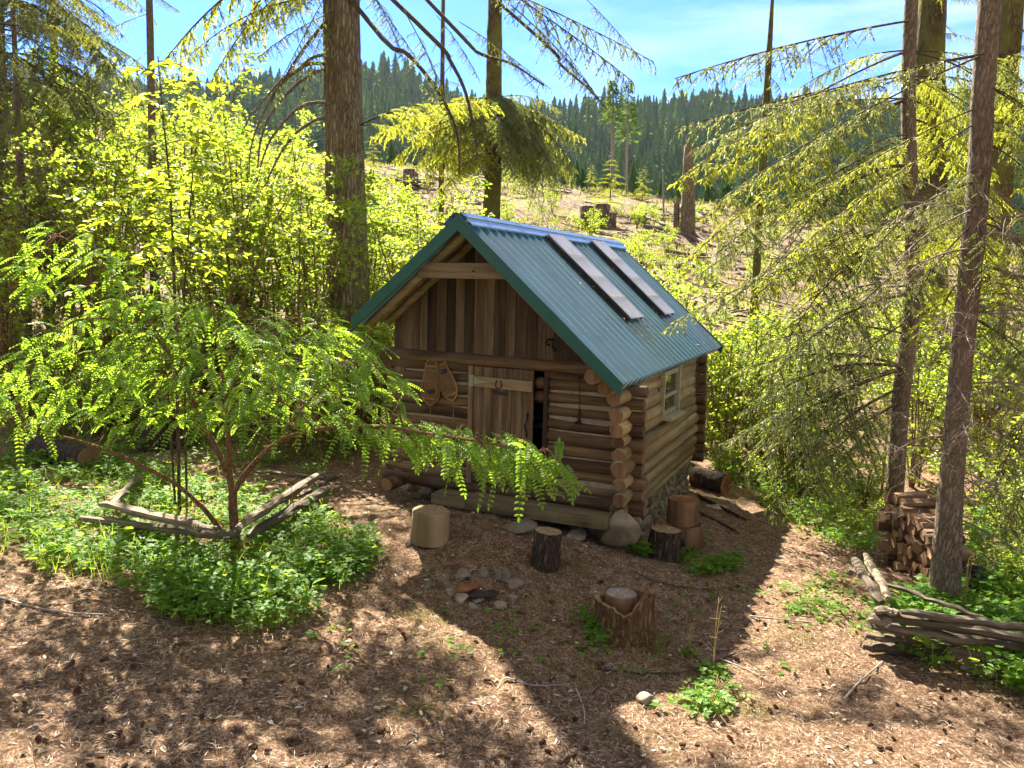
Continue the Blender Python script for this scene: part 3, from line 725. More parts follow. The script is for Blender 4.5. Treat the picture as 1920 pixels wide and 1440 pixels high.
# ------------------------------------------------------------------ far forest
def conifer_mesh(seed, h=1.0, r=.17, layers=9, seg=9, trunk=True, bare=.06):
    """one whole distant conifer: stacked ragged skirts of drooping boughs, height 1"""
    gg = np.random.default_rng(seed); V = []; F = []; n = 0; T = []
    for k in range(layers):
        f = k/layers; zt = bare+(1-bare)*(f+1.55/layers); zb = bare+(1-bare)*f-.02
        rr = r*(1-f)**.85*(1+gg.normal(0, .12))+.008; zt = min(zt, 1.0)
        th = np.arange(seg*2)/(seg*2)*2*PI+gg.uniform(0, 6)
        rad = rr*np.where(np.arange(seg*2) % 2 == 0, gg.uniform(.85, 1.25, seg*2), gg.uniform(.35, .55, seg*2))
        z = zb+np.where(np.arange(seg*2) % 2 == 0, -gg.uniform(0, .03, seg*2), gg.uniform(.01, .03, seg*2))
        ring = np.stack([rad*np.cos(th), rad*np.sin(th), z], 1)
        top = np.array([[gg.normal(0, .004), gg.normal(0, .004), zt]])
        V += [ring, top]; j = np.arange(seg*2)
        F.append(np.stack([n+j, n+(j+1) % (seg*2), np.full(seg*2, n+seg*2)], 1)); n += seg*2+1
        T += [np.full(seg*2+1, gg.uniform(.25, .75))]
    return np.vstack(V), np.concatenate(F), np.concatenate(T)
M['bark_grey'] = bark_mat('grey_dead_bark', (.10, .08, .065), (.27, .23, .19), (.44, .39, .33), (9, 9, 2.2), .7)
protos_far = [conifer_mesh(s, 1, rr_, l_, sg) for s, rr_, l_, sg in ((1, .22, 9, 7), (2, .27, 8, 7), (3, .19, 9, 6), (4, .24, 9, 7))]
# hills : polar sheet whose crest follows the skyline
crest_px = [(-900, 246), (-300, 225), (0, 210), (300, 205), (420, 195), (520, 185), (600, 176), (690, 168), (760, 180), (830, 212), (900, 232), (1000, 238), (1080, 236), (1200, 232), (1290, 228), (1400, 230), (1520, 230), (1650, 234), (1800, 238), (2000, 242), (2600, 250)]
RH = 820.0
caz, cz = [], []
for px, py in crest_px:
    r = ray(px, py); hr = math.hypot(r[0], r[1]); caz.append(math.atan2(r[0], r[1])); cz.append(CAMH+r[2]/hr*RH)
caz, cz = np.array(caz), np.array(cz)
def hill_z(x, y):
    az = np.arctan2(x, y); R_ = np.hypot(x, y); c = np.interp(az, caz, cz)
    t = np.clip((R_-225)/(RH-225), 0, 1.25)
    base = -8.0
    up_ = np.where(t < 1, .55*t+.45*sstep(t), 1-(t-1)*.5)
    z = base+(c-base)*up_
    return z+(t > .02)*(t < .98)*7*vnoise(x, y, .018, 2)+3*vnoise(x, y, .05, 5)*(t > .05)*(t < .98)
az = np.linspace(-1.15, 1.15, 150); RR = np.concatenate([np.linspace(190, 850, 56), np.linspace(900, 1300, 6)])
AZg, RRg = np.meshgrid(az, RR); HX, HY = RRg*np.sin(AZg), RRg*np.cos(AZg)
a = Acc(); nx = len(az); i = np.arange(len(RR)-1)[:, None]*nx+np.arange(nx-1)[None, :]
a.add(np.stack([HX, HY, hill_z(HX, HY)], -1).reshape(-1, 3), np.stack([i, i+1, i+nx+1, i+nx], -1).reshape(-1, 4))
M['hill'] = plain_mat('wooded_hillside_soil', (.018, .035, .016), (.04, .06, .025), .05, 1, 0, 0, 0, tinted=False)
tag(a.build('hills', M['hill']), 'wooded hills that close the view', None, None, 'structure')
# trees on the hills: sample in polar space, even in picture space
gf = np.random.default_rng(77)
pts = []
N = 6200
azs = gf.uniform(-.75, .72, N); tt = gf.uniform(0, 1, N); Rs = 300+(RH+15-300)*tt**.85
x, y = Rs*np.sin(azs), Rs*np.cos(azs); z = hill_z(x, y)
hh = gf.uniform(14, 25, N)*np.where(gf.random(N) < .12, 1.3, 1)
px, py = proj(np.stack([x, y, z+hh], 1))
bx, by = proj(np.stack([x, y, z], 1))
ok = (px > -60) & (px < 1980)
X = np.stack([x, y, z, hh], 1)[ok]; R_ = Rs[ok]; PX = px[ok]; TX = (gf.uniform(.1, .9, N))[ok]
order = np.argsort(R_)
X, R_, PX, TX = X[order], R_[order], PX[order], TX[order]
vis = (PX > 1060) & (PX < 1500)
# the nearest of them stand as trees of their own below
NEAR_T = 150
stuff = Acc(); pick = gf.integers(0, 4, len(X))
ind = []
cnt = 0
for k in range(4):
    Vp, Fp, Tp = protos_far[k]; s = pick == k
    isn = np.zeros(len(X), bool)
    sel = np.where(s)[0]
    n = len(sel); ang = gf.uniform(0, 2*PI, n); c, s_ = np.cos(ang), np.sin(ang); Z0 = np.zeros(n); O1 = np.ones(n)
    Rm = np.stack([np.stack([c, -s_, Z0], 1), np.stack([s_, c, Z0], 1), np.stack([Z0, Z0, O1], 1)], 1)
    scatter(stuff, Vp, [Fp], Rm, X[sel, 3], X[sel, :3], TX[sel])
tag(stuff.build('conifer_forest', M['lf_far']), 'dense dark conifer forest covering the far hills', 'forest', None, 'stuff')
# conifers that can be told apart, in front of the hill forest and beyond the cleared crest
cm = []
for k, (Vp, Fp, Tp) in enumerate([conifer_mesh(21, 1, .18, 13, 10), conifer_mesh(22, 1, .22, 12, 10), conifer_mesh(23, 1, .16, 14, 9), conifer_mesh(24, 1, .20, 13, 10)]):
    A_ = Acc().add(Vp, Fp, 0, Tp, False); cm.append(A_.mesh('distant_conifer', M['lf_far']))
n_ind = 0
for k in range(2600):
    if n_ind >= 230: break
    R0 = gf.uniform(120, 300); a0 = gf.uniform(-.40, .50); x, y = R0*math.sin(a0), R0*math.cos(a0)
    if R0 < 225: z = float(terrain(x, y)) if y < 262 else -8.
    z = max(float(terrain(x, y)), float(hill_z(x, y)))-.5
    h = gf.uniform(11, 20)*(.8 if R0 < 160 else 1.0)
    tp = proj(np.array([x, y, z+h])); 
    if tp[1] > 372 or tp[0] < 380 or tp[0] > 1700: continue
    if 430 < tp[0] < 960 and tp[1] > 300: continue
    if R0 < 170 and tp[1] < 255: continue
    o = link('conifer', cm[n_ind % 4], None, (x, y, z), gf.uniform(0, 6.28)); o.scale = (h, h, h)
    tag(o, 'dark pointed conifer in the band of trees beyond the cleared crest', 'conifer', 'conifers beyond the cleared crest'); n_ind += 1

# ------------------------------------------------------------------ cleared slope: grass, slash, logs, stumps, snags
gc = np.random.default_rng(41)
A_ = Acc(); n = 23000
x = gc.uniform(-40, 42, n); y = gc.uniform(19, 80, n); keep = (vnoise(x, y, .22, 4)+.5*vnoise(x, y, .9, 6)+gc.normal(0, .25, n)) > .12
x, y = x[keep], y[keep]; n = len(x)
for rep in range(3):
    P = np.stack([x+gc.normal(0, .18, n), y+gc.normal(0, .18, n), np.zeros(n)], 1); P[:, 2] = terrain(P[:, 0], P[:, 1])-.03
    D = unit(np.stack([gc.normal(0, .35, n), gc.normal(0, .35, n), np.ones(n)], 1))
    leaves(A_, P, D, rnd_dirs(n, .3, gc), gc.uniform(.18, .5, n), gc.uniform(.05, .12, n), gc.uniform(0, 1, n), 'dia', .1)
tag(A_.build('clearing_grass', M['lf_grass']), 'yellow green grass and low weeds on the cleared slope', 'grass', None, 'stuff')
A_ = Acc()
for k in range(7500):
    x, y = gc.uniform(-34, 42), gc.uniform(24, 82)
    if vnoise(x, y, .16, 8)+gc.normal(0, .3) < .05: continue
    L = gc.uniform(.3, 1.9); an = gc.uniform(0, PI); d = np.array([math.cos(an), math.sin(an), 0])*L/2
    p, q = np.array([x, y, 0])-d, np.array([x, y, 0])+d
    p[2] = terrain(p[0], p[1])+gc.uniform(.02, .22); q[2] = terrain(q[0], q[1])+gc.uniform(.02, .22)
    w_ = gc.uniform(.02, .075)
    add_bar(A_, p, q, w_, w_, t=float(gc.random()))
tag(A_.build('logging_slash', M['slash']), 'litter of broken grey branches strewn over the cleared slope', 'branches', None, 'stuff')
# fallen logs, one object each
lm = []
for k in range(5):
    A_ = Acc(); add_tube(A_, smooth_path([(-.5, 0, 0), (-.1, gc.normal(0, .01), gc.normal(0, .006)), (.5, 0, 0)], 7), np.linspace(.022, .015, 7)*gc.uniform(.7, 1.3), 9, .08, k, 0, 0, .3+.1*k)
    lm.append(A_.mesh('fallen_log', M['slash']))
def fallen(pa, pb, k, label, group, rs=1.0, lift=.12):
    a_, b_ = on(*pa, lift), on(*pb, lift); d = b_-a_; L = np.linalg.norm(d)
    o = link('fallen_log', lm[k % 5]); o.location = (a_+b_)/2; o.rotation_euler = Vector(d).to_track_quat('X', 'Z').to_euler(); T_ = rs*(3.6+1.2*(k % 3)); o.scale = (L, T_, T_)
    return tag(o, label, 'log', group)
fallen((1205, 424), (1290, 441), 0, 'thick pale fallen log pointing at the foot of the tall snag', None, 1.6)
fallen((1290, 440), (1372, 470), 1, 'long bleached log running downhill to the right of the tall snag', None, 1.2)
fallen((1222, 385), (1268, 408), 2, 'grey log lying in the debris just behind the short snag', None, 1.3)
fallen((1425, 470), (1500, 500), 3, 'white weathered log behind the slender mossy tree', None, 1.4)
for k in range(64):
    pxx, pyy = gc.uniform(1190, 1720), gc.uniform(385, 520)
    if k % 4 == 0: pxx, pyy = gc.uniform(690, 1100), gc.uniform(325, 380)
    if k % 9 == 0: pxx, pyy = gc.uniform(100, 450), gc.uniform(300, 380)
    L = gc.uniform(22, 62); sl_ = gc.normal(.25, .35)
    fallen((pxx, pyy), (pxx+L, pyy+L*sl_), k, 'bleached log lying among the debris of the cleared slope', 'bleached logs on the cleared slope', gc.uniform(.8, 1.5), gc.uniform(.05, .3))
# old stumps
def stump_mesh(r, h, seed, mats, rough=.10, sides=22, flare=.25, topmi=1, dz=-.12):
    A_ = Acc(); z = np.array([dz, 0, h*.12, h*.35, h*.7, h*.97, h]); rr = r*np.array([1+flare*1.2, 1+flare, 1+flare*.55, 1+flare*.15, 1.0, .99, .95])
    add_tube(A_, np.stack([np.zeros(7), np.zeros(7), z], 1), rr, sides, rough, seed, 0, topmi, .5); return A_
M['stump_grey'] = bark_mat('old_grey_stump', (.04, .028, .02), (.15, .105, .075), (.30, .235, .18), (4, 4, 1.2), 1.0)
for k, (px, py, wpx, hpx, lab) in enumerate([(1099, 428, 24, 40, 'old dark stump nearest the roof, left in the row of three on the slope'), (1127, 420, 26, 36, 'tall dark stump in the middle of the row of three on the slope'), (1146, 426, 18, 26, 'dark stump at the right end of the row of three'), (1196, 420, 28, 20, 'low broad dark stump between the row of three and the pale log'), (1618, 500, 34, 26, 'flat topped stump on the slope behind the right hand conifers'), (770, 345, 26, 26, 'round dark stump seen left of the mossy conifer behind the roof'), (1350, 395, 16, 20, 'small stump far up the slope right of the tall snag')]):
    p = on(px, py); sc_ = p[1]/FPX; A_ = stump_mesh(wpx*sc_/2, hpx*sc_, 60+k, None, .12)
    tag(A_.build('tree_stump', [M['stump_grey'], M['greytop']], None, p, k), lab, 'stump')
def pole(name, px0, py0, px1, py1, w0, w1, label, cat, matn, jag=0, seed=0):
    p = on(px0, py0); q = at(px1, py1, p[1]); s_ = p[1]/FPX
    A_ = Acc(); P = line(p-np.array([0, 0, .3]), q, 14); 
    add_tube(A_, P-p, np.linspace(w0, w1, 14)*s_/2, 12, .06, seed, 0, 0, .5)
    if jag:
        for k in range(4): add_tube(A_, line(q-p+np.array([gc.normal(0, .12), gc.normal(0, .1), -.2]), q-p+np.array([gc.normal(0, .15), gc.normal(0, .1), gc.uniform(.15, .5)]), 3), [w1*s_/5, w1*s_/7, .01], 5)
    return p, q, A_, s_
p, q, A_, s_ = pole('snag', 1289, 432, 1292, 274, 30, 19, '', '', 0, 1, 2)
tag(A_.build('snag', M['bark_fir'], None, p), 'tall broken brown snag standing alone on the cleared slope', 'dead trunk')
p, q, A_, s_ = pole('snag', 1268, 428, 1269, 380, 13, 10, '', '', 0, 1, 3)
tag(A_.build('snag', M['bark_fir'], None, p), 'short broken brown snag beside the tall one', 'dead trunk')
for px, py, qy, lab in ((1245, 412, 318, 'thin grey dead pole left of the two broken snags'), (1019, 362, 315, 'thin dead pole on the crest beyond the ridge of the roof'), (1046, 345, 290, 'pale dead pole on the crest right of the drooping conifer'), (1436, 450, 400, 'thin dead stem right beside the slender mossy trunk')):
    p, q, A_, s_ = pole('dead_pole', px, py, px-2, qy, 4.5, 2.5, '', '', 0)
    tag(A_.build('dead_pole', M['bark_grey'], None, p), lab, 'dead trunk')

# ------------------------------------------------------------------ boughs
def bough_proto(seed, L=3.0, hump=.10, n_tw=34, twL=.75, bare=.2, spl=.062, spw=.016, hang=.32, step=.020, leafm='lf_fir', dens=1.0, r0=.022):
    gg = np.random.default_rng(seed)
    s = np.linspace(0, 1, 14)
    P = np.stack([s*L, L*.02*np.sin(s*5+seed), L*hump*4*s*(1-s)*(1-.25*s)], 1)
    br = Acc(); add_tube(br, P, np.linspace(r0, .004, 14), 7, .1, seed)
    fo = Acc(); LP, LD, LN, LL, LT = [], [], [], [], []
    for k in range(n_tw):
        if gg.random() < .16: continue
        f = float(np.clip(bare+(1-bare)*(k+.5+gg.normal(0, .8))/n_tw, bare*.8, .995)); sg = 1 if k % 2 else -1
        b = np.array([np.interp(f, s, P[:, i]) for i in range(3)]); tg = unit(np.array([np.interp(min(f+.05, 1), s, P[:, i]) for i in range(3)])-b+1e-6)
        tl = twL*max(.02, 1-((f-bare)/(1-bare)))**.6*gg.uniform(.35, 1.3)*(max(.3, min(1, (f-bare)*5+.45)))+.10
        d0 = unit(tg*gg.uniform(.5, .9)+np.array([0, sg, 0])*gg.uniform(.6, 1.0)+np.array([0, 0, gg.uniform(-.15, .15)]))
        q = np.linspace(0, 1, 5)[:, None]
        Q = b+d0*tl*q-np.array([0, 0, 1])*hang*tl*q**2*gg.uniform(.6, 1.4)
        add_tube(br, Q, np.linspace(.007, .002, 5), 4, 0, 0, cap=False)
        subs = [(Q, tl)]
        for e in range(int(gg.integers(0, 3))):     # forked side twigs
            c0 = Q[int(gg.integers(1, 4))]; ds = unit(d0*gg.uniform(.4, 1)+np.array([0, gg.choice([-1, 1])*.7, gg.uniform(-.6, .1)])); l2 = tl*gg.uniform(.25, .5)
            Q2 = c0+ds*l2*q-np.array([0, 0, 1])*hang*l2*q**2; add_tube(br, Q2, np.linspace(.004, .0015, 5), 3, 0, 0, cap=False); subs.append((Q2, l2))
        for Q, tl in subs:
          m = max(3, int(tl/step*dens)); u = (np.arange(m)+gg.uniform(.3, 1, m))/m
          u = u**.85
          pp = np.stack([np.interp(u, q[:, 0], Q[:, i]) for i in range(3)], 1); dd = unit(np.gradient(Q, axis=0)); dq = np.stack([np.interp(u, q[:, 0], dd[:, i]) for i in range(3)], 1)
          side = unit(np.cross(dq, np.array([0, 0, 1.])))
          for sgn in (1, -1):
              D = dq*gg.uniform(.45, .9, (m, 1))+sgn*side*gg.uniform(.15, 1, (m, 1))+np.array([0, 0, -1])*gg.uniform(-.1, .55, (m, 1))*hang*2
              LP.append(pp); LD.append(D); LN.append(np.array([0, 0, 1.])+gg.normal(0, .6, (m, 3))); LL.append(spl*gg.uniform(.4, 1.5, m)*(1-.35*u)); LT.append(gg.uniform(.1, .9, m)*.6+.4*gg.random())
          LP.append(Q[-1:]); LD.append(dd[-1:]); LN.append(np.array([[0, 0, 1.]])); LL.append(np.array([spl*1.2])); LT.append(np.array([.8]))
    LP, LD, LN, LL, LT = map(np.concatenate, (LP, LD, LN, LL, LT))
    leaves(fo, LP, LD, LN, LL, LL*spw/spl*gg.uniform(.8, 1.3, len(LL)), LT, 'dia', .15)
    return br.mesh('bough', M['bark_twig']), fo.mesh('needles', M[leafm]), L
def dead_proto(seed, L=1.6, n=16, hang=.25):
    gg = np.random.default_rng(seed); br = Acc(); s = np.linspace(0, 1, 9)
    P = np.stack([s*L, .06*np.sin(s*4+seed), L*.08*4*s*(1-s)], 1); add_tube(br, P, np.linspace(.013, .003, 9), 5, .1, seed)
    for k in range(n):
        f = .15+.85*k/n; b = np.array([np.interp(f, s, P[:, i]) for i in range(3)]); tl = gg.uniform(.2, .6)*(1.1-f*.6)
        d0 = unit(np.array([gg.uniform(.2, .9), gg.choice([-1, 1])*gg.uniform(.4, 1), gg.uniform(-.5, .3)])); q = np.linspace(0, 1, 4)[:, None]
        Q = b+d0*tl*q+gg.normal(0, .02, (4, 3))*q-np.array([0, 0, 1])*hang*tl*q**2; add_tube(br, Q, [.005, .004, .003, .002], 4, 0, 0, cap=False)
        for j in range(3):
            c = Q[gg.integers(1, 4)]; e = unit(d0+gg.normal(0, .7, 3))*gg.uniform(.08, .25); add_tube(br, np.stack([c, c+e*.5+[0, 0, .01], c+e]), .002, 3, 0, 0, cap=False)
    return br.mesh('dead_branch', M['dead_twig']), None, L
M['dead_twig'] = plain_mat('bare_tan_twig', (.11, .08, .055), (.30, .235, .17), 20, .85, tinted=False)
PB = {
 'fir': [bough_proto(s, hump=.10, hang=.45) for s in (1, 2, 3)],
 'firdense': [bough_proto(s, hump=.13, n_tw=52, twL=.75, bare=.08, hang=.55, dens=1.1, spl=.075, spw=.02) for s in (4, 5)],
 'firlit': [bough_proto(s, hump=.10, n_tw=42, twL=.8, bare=.12, hang=.45, leafm='lf_firlit', spl=.075, spw=.02) for s in (6, 7)],
 'wispy': [bough_proto(s, hump=.02, n_tw=44, twL=.42, bare=.2, hang=.55, dens=.75, step=.022, spl=.05, spw=.014, r0=.012) for s in (8, 9, 18)],
 'long': [bough_proto(s, L=4.2, hump=.035, n_tw=56, twL=.55, bare=.36, hang=.36, dens=.95, spl=.062, spw=.015, r0=.014, leafm='lf_firlit' if s == 12 else 'lf_fir') for s in (10, 12, 19)],
 'crown': [bough_proto(s, hump=.12, n_tw=24, twL=.9, bare=.15, hang=.4, dens=.35, spl=.2, spw=.075) for s in (13, 14)],
 'dead': [dead_proto(s) for s in (15, 16, 17)],
}
gb = np.random.default_rng(99)
def place(tree, start, end, kind, thick=1.0, roll=0.0):
    pr = PB[kind][gb.integers(len(PB[kind]))]; start = np.asarray(start); end = np.asarray(end)
    d = end-start; L = np.linalg.norm(d); x = d/L; y = np.cross([0, 0, 1.], x); y /= np.linalg.norm(y)+1e-9; z = np.cross(x, y)
    if roll: y, z = y*math.cos(roll)+z*math.sin(roll), z*math.cos(roll)-y*math.sin(roll)
    k = L/pr[2]; base = np.array(tree.location)
    Mx = Matrix([[x[0]*k, y[0]*k*thick, z[0]*k, start[0]-base[0]], [x[1]*k, y[1]*k*thick, z[1]*k, start[1]-base[1]], [x[2]*k, y[2]*k*thick, z[2]*k, start[2]-base[2]], [0, 0, 0, 1]])
    o = link('dead_branch' if kind == 'dead' else 'bough', pr[0], tree); o.matrix_local = Mx
    if pr[1] is not None: link('needles', pr[1], o)
    return o
def trunk(tree, pts, radii, matn, sides=20, n=60, wob=.035, seed=1, name='trunk'):
    base = np.array(tree.location); P = smooth_path(pts, n); idx = np.linspace(0, len(radii)-1, n); R = np.interp(idx, np.arange(len(radii)), radii)
    A_ = Acc(); add_tube(A_, P-base, R, sides, wob, seed); A_.build(name, M[matn], tree); return P, R
def tree_px(name, label, cat, px_list, depth, ztop, matn, group=None, sides=20, wob=.035, seed=1, dtop=None, flare=1.5):
    """trunk through picture points (px, py, width px) at a depth, rooted in the terrain below and carried on upwards"""
    dtop = depth if dtop is None else dtop
    P = []; n = len(px_list)
    for k, (px, py, wd) in enumerate(px_list):
        dd = depth+(dtop-depth)*k/(max(1, n-1)); P.append((at(px, py, dd), wd*dd/FPX/2))
    p0, r0 = P[0]; p1, r1 = P[-1]
    gz = float(terrain(p0[0], p0[1])); pts = []; rad = []
    sl = (P[1][0]-p0)/(P[1][0][2]-p0[2])
    if p0[2]-gz > .15:
        for f in (1, .55): 
            pts.append(p0-sl*(p0[2]-gz+.15)*f*.999); rad.append(r0*(flare if f == 1 else 1.08))
    else:
        pts.append(np.array([p0[0], p0[1], gz-.2])); rad.append(r0*1.35)
    for p, r in P: pts.append(p); rad.append(r)
    su = (p1-P[-2][0])/(p1[2]-P[-2][0][2]); su = su*.3+np.array([0, 0, .7])
    for f in (.33, .66, 1): pts.append(p1+su*(ztop-p1[2])*f); rad.append(max(.02, r1*(1-.8*f)))
    t = thing(name, label, cat, (pts[0][0], pts[0][1], gz), 0, group)
    Pp, Rr = trunk(t, pts, rad, matn, sides, 70, wob, seed)
    t['_z'] = 0; del t['_z']
    return t, Pp
def on_trunk(P, py):
    _, yy = proj(P); k = int(np.argmin(np.abs(yy-py))); return P[k]
def at_z(P, z): k = int(np.argmin(np.abs(P[:, 2]-z))); return P[k]
def ring_boughs(tree, P, z0, z1, n, L0, L1, kind, droop=.25, seed=0, az=None):
    gg = np.random.default_rng(seed)
    for k in range(n):
        z = z0+(z1-z0)*(k+.5)/n; a_ = gg.uniform(0, 2*PI) if az is None else az[0]+gg.random()*(az[1]-az[0])
        L = (L0+(L1-L0)*k/n)*gg.uniform(.75, 1.15); s_ = at_z(P, z)
        place(tree, s_, s_+np.array([math.sin(a_)*L, math.cos(a_)*L, -L*droop*gg.uniform(.6, 1.5)]), kind)

K0 = 18.0/14.6
# --- the big straight fir left of the cabin
T0, P0 = tree_px('fir_tree', 'big old fir with a straight thick furrowed trunk just left of the cabin roof', 'tree', [(655, 620, 82), (650, 430, 74), (645, 250, 70), (641, 80, 67)], 18.0, 28, 'bark_fir', None, 30, .03, 4)
def arc(tree, pl, d0, d1, r0, r1, name='dead_limb', matn='bark_moss', start=None, stubs=14, seed=0):
    gg = np.random.default_rng(seed); base = np.array(tree.location); n = len(pl)
    W = [at(px, py, K0*(d0+(d1-d0)*k/(n-1))) for k, (px, py) in enumerate(pl)]
    if start is not None: W = [start]+W
    P = smooth_path(W, 24); A_ = Acc(); add_tube(A_, P-base, K0*np.linspace(r0, r1, 24), 8, .12, seed)
    for k in range(stubs):
        i = gg.integers(4, 23); e = unit(gg.normal(0, 1, 3)+[0, 0, -.6])*gg.uniform(.06, .3); add_tube(A_, np.stack([P[i]-base, P[i]-base+e*.6, P[i]-base+e]), [.008, .006, .003], 4, 0, 0, cap=False)
    A_.build(name, M[matn], tree)
k0 = 0
for pl, dd in (([(631, 115), (613, 103), (584, 109), (555, 133), (533, 144), (507, 173), (473, 213), (458, 240)], 13.6), ([(607, 120), (584, 119), (560, 131), (524, 160), (498, 204), (480, 244), (469, 287), (467, 333)], 13.4), ([(608, 131), (589, 136), (556, 158), (524, 191), (498, 231), (486, 280), (483, 320), (480, 345)], 13.9), ([(622, 194), (596, 192), (567, 198), (542, 218), (511, 256), (493, 296), (482, 340)], 13.5), ([(609, 219), (584, 229), (556, 249), (531, 280), (511, 316), (496, 351)], 14.0), ([(612, 40), (578, 80), (551, 118), (533, 147)], 13.8)):
    k0 += 1; arc(T0, pl, 14.35, dd, .034, .010, seed=k0, matn='bark_hem')
arc(T0, [(612, 60), (620, 80), (633, 104), (655, 120), (671, 126)], 14.25, 14.0, .010, .005, 'dead_twig', 'dead_twig', None, 2, 30)
hi = at_z(P0, 10.53)
arc(T0, [(725, 80), (760, 98), (795, 135), (820, 170), (845, 215), (858, 255), (862, 320)], 13.4, 12.6, .04, .012, 'limb', 'bark_twig', at_z(P0, 9.42), 18, 11)
arc(T0, [(815, 75), (845, 115), (868, 160), (880, 200), (890, 250), (893, 300)], 13.2, 12.4, .04, .011, 'limb', 'bark_twig', at_z(P0, 10.16), 18, 12)
arc(T0, [(860, 62), (900, 100), (960, 120), (1020, 160)], 12.6, 11.6, .035, .010, 'limb', 'bark_twig', at_z(P0, 11.02), 14, 13)
arc(T0, [(1000, 62), (1050, 120), (1105, 168), (1135, 205)], 11.8, 11.0, .03, .008, 'limb', 'bark_twig', at_z(P0, 11.88), 14, 14)
for (sx, sy, ex, ey, d0, d1) in ((890, -40, 1228, 118, 12.2, 11), (880, -60, 1180, 150, 12.4, 10.8), (960, 10, 1140, 205, 11.8, 10.9), (860, 40, 1030, 165, 12.4, 11.8), (930, 80, 1010, 175, 12, 11.6), (1000, 20, 1110, 170, 11.6, 11), (760, 20, 850, 240, 13.3, 12.7), (820, 30, 900, 150, 13, 12.6), (700, -10, 760, 120, 13.6, 13.2), (1090, -10, 1200, 110, 11.3, 10.8)):
    place(T0, at(sx, sy, d0*K0), at(ex, ey, d1*K0), 'wispy')
for (sx, sy, ex, ey, d0, d1) in ((625, 20, 480, 110, 14.4, 13), (630, -20, 430, 90, 14.4, 13.2), (625, 40, 545, 130, 14.4, 13.5)): place(T0, at(sx, sy, d0*K0), at(ex, ey, d1*K0), 'wispy')
for (sx, sy, ex, ey, d0, d1) in ((625, -60, 400, 150, 14.4, 13), (625, -30, 510, 190, 14.4, 13.8), (622, 0, 350, 110, 14.4, 12.8), (625, 20, 560, 190, 14.4, 14), (620, -90, 300, 130, 14.4, 12.5), (660, -60, 780, 110, 14.4, 13.6), (625, -80, 450, 60, 14.4, 13)): place(T0, at(sx, sy, d0*K0), at(ex, ey, d1*K0), 'firlit' if ex < 480 else 'wispy')
place(T0, at(676, 235, 14.5*K0), at(930, 200, 14.0*K0), 'firlit')
place(T0, at(676, 235, 14.5*K0), at(800, 262, 14.8*K0), 'firlit')
ring_boughs(T0, P0, 14, 27, 20, 3.2, 1.2, 'crown', .22, 5)

# --- conifer with mossy trunk behind the roof
T3, P3 = tree_px('hemlock_tree', 'conifer with mossy trunk and bushy drooping boughs rising behind the cabin roof', 'tree', [(922, 400, 32), (925, 300, 30), (926, 180, 29), (927, 80, 27)], 28, 24, 'bark_moss', None, 18, .05, 6)
for (sy, ex, ey, dd, kd) in ((215, 700, 255, 26, 'firlit'), (225, 735, 300, 26, 'firlit'), (205, 790, 225, 27, 'firlit'), (240, 800, 330, 26, 'firlit'), (215, 840, 300, 25.5, 'firlit'), (235, 880, 330, 25.5, 'firlit'), (200, 860, 210, 29, 'firlit'), (190, 1000, 215, 27, 'firdense'), (195, 1055, 240, 27, 'firdense'), (200, 1088, 275, 27, 'firdense'), (205, 1080, 325, 26.5, 'firdense'), (215, 1040, 330, 26, 'firdense'), (215, 1000, 300, 26, 'firdense'), (200, 1020, 270, 26.5, 'firdense'), (190, 985, 250, 26, 'firdense'), (230, 960, 320, 25.5, 'firdense'), (185, 1050, 205, 28, 'firdense'), (195, 1000, 240, 29, 'firdense'), (200, 1070, 300, 28.5, 'firlit'), (215, 940, 280, 25.5, 'firdense'), (190, 960, 225, 26, 'firdense'), (210, 1095, 260, 28, 'firlit')):  # left boughs carry the sunlit needle colour, most right ones the darker
    place(T3, on_trunk(P3, sy), at(ex, ey, dd), kd)
for k in range(56):   # more boughs, turned every way, so that the mass is bushy
    sy = gb.uniform(185, 300); p = on_trunk(P3, sy); sd_ = 1 if k % 5 < 3 else -1; L = gb.uniform(1.2, 2.9); a_ = gb.uniform(-1.1, 1.1)
    place(T3, p, p+np.array([sd_*math.cos(a_)*L, math.sin(a_)*L, -gb.uniform(.15, .75)*L]), 'firdense' if sd_ > 0 else 'firlit', 1.0, gb.uniform(-.6, .6))
for k in range(9):   # moss and short shoots hugging the trunk
    p = on_trunk(P3, 80+k*40); place(T3, p, p+np.array([gb.normal(0, .35), -.3, -.5]), 'firlit')
ring_boughs(T3, P3, 14, 23, 14, 3, 1, 'crown', .3, 8)
T8, P8 = tree_px('slim_tree', 'slim bare conifer stem against the sky left of the mossy conifer', 'tree', [(828, 300, 10), (829, 200, 9), (830, 80, 8)], 31, 22, 'bark_moss', None, 10, .05, 7)
for (sy, ex, ey) in ((170, 775, 205), (180, 870, 215), (205, 740, 235), (150, 870, 160), (110, 800, 135), (100, 850, 125), (190, 790, 195)): place(T8, on_trunk(P8, sy), at(ex, ey, 30), 'wispy')

# --- slender mossy conifer right of the roof
T6, P6 = tree_px('slender_tree', 'slender leaning conifer with mossy stem right of the cabin roof', 'tree', [(1417, 520, 15), (1425, 380, 15), (1434, 240, 15), (1440, 130, 12)], 24, 12.5, 'bark_moss', None, 14, .06, 8)
for (sy, ex, ey, kd) in ((130, 1375, 165, 'firlit'), (120, 1520, 110, 'fir'), (100, 1390, 110, 'firlit'), (95, 1500, 85, 'firlit'), (140, 1470, 190, 'firlit'), (110, 1340, 130, 'wispy'), (90, 1560, 130, 'wispy'), (230, 1490, 245, 'firlit'), (300, 1370, 330, 'firlit'), (240, 1510, 265, 'firlit')): place(T6, on_trunk(P6, sy), at(ex, ey, 23.5), kd)

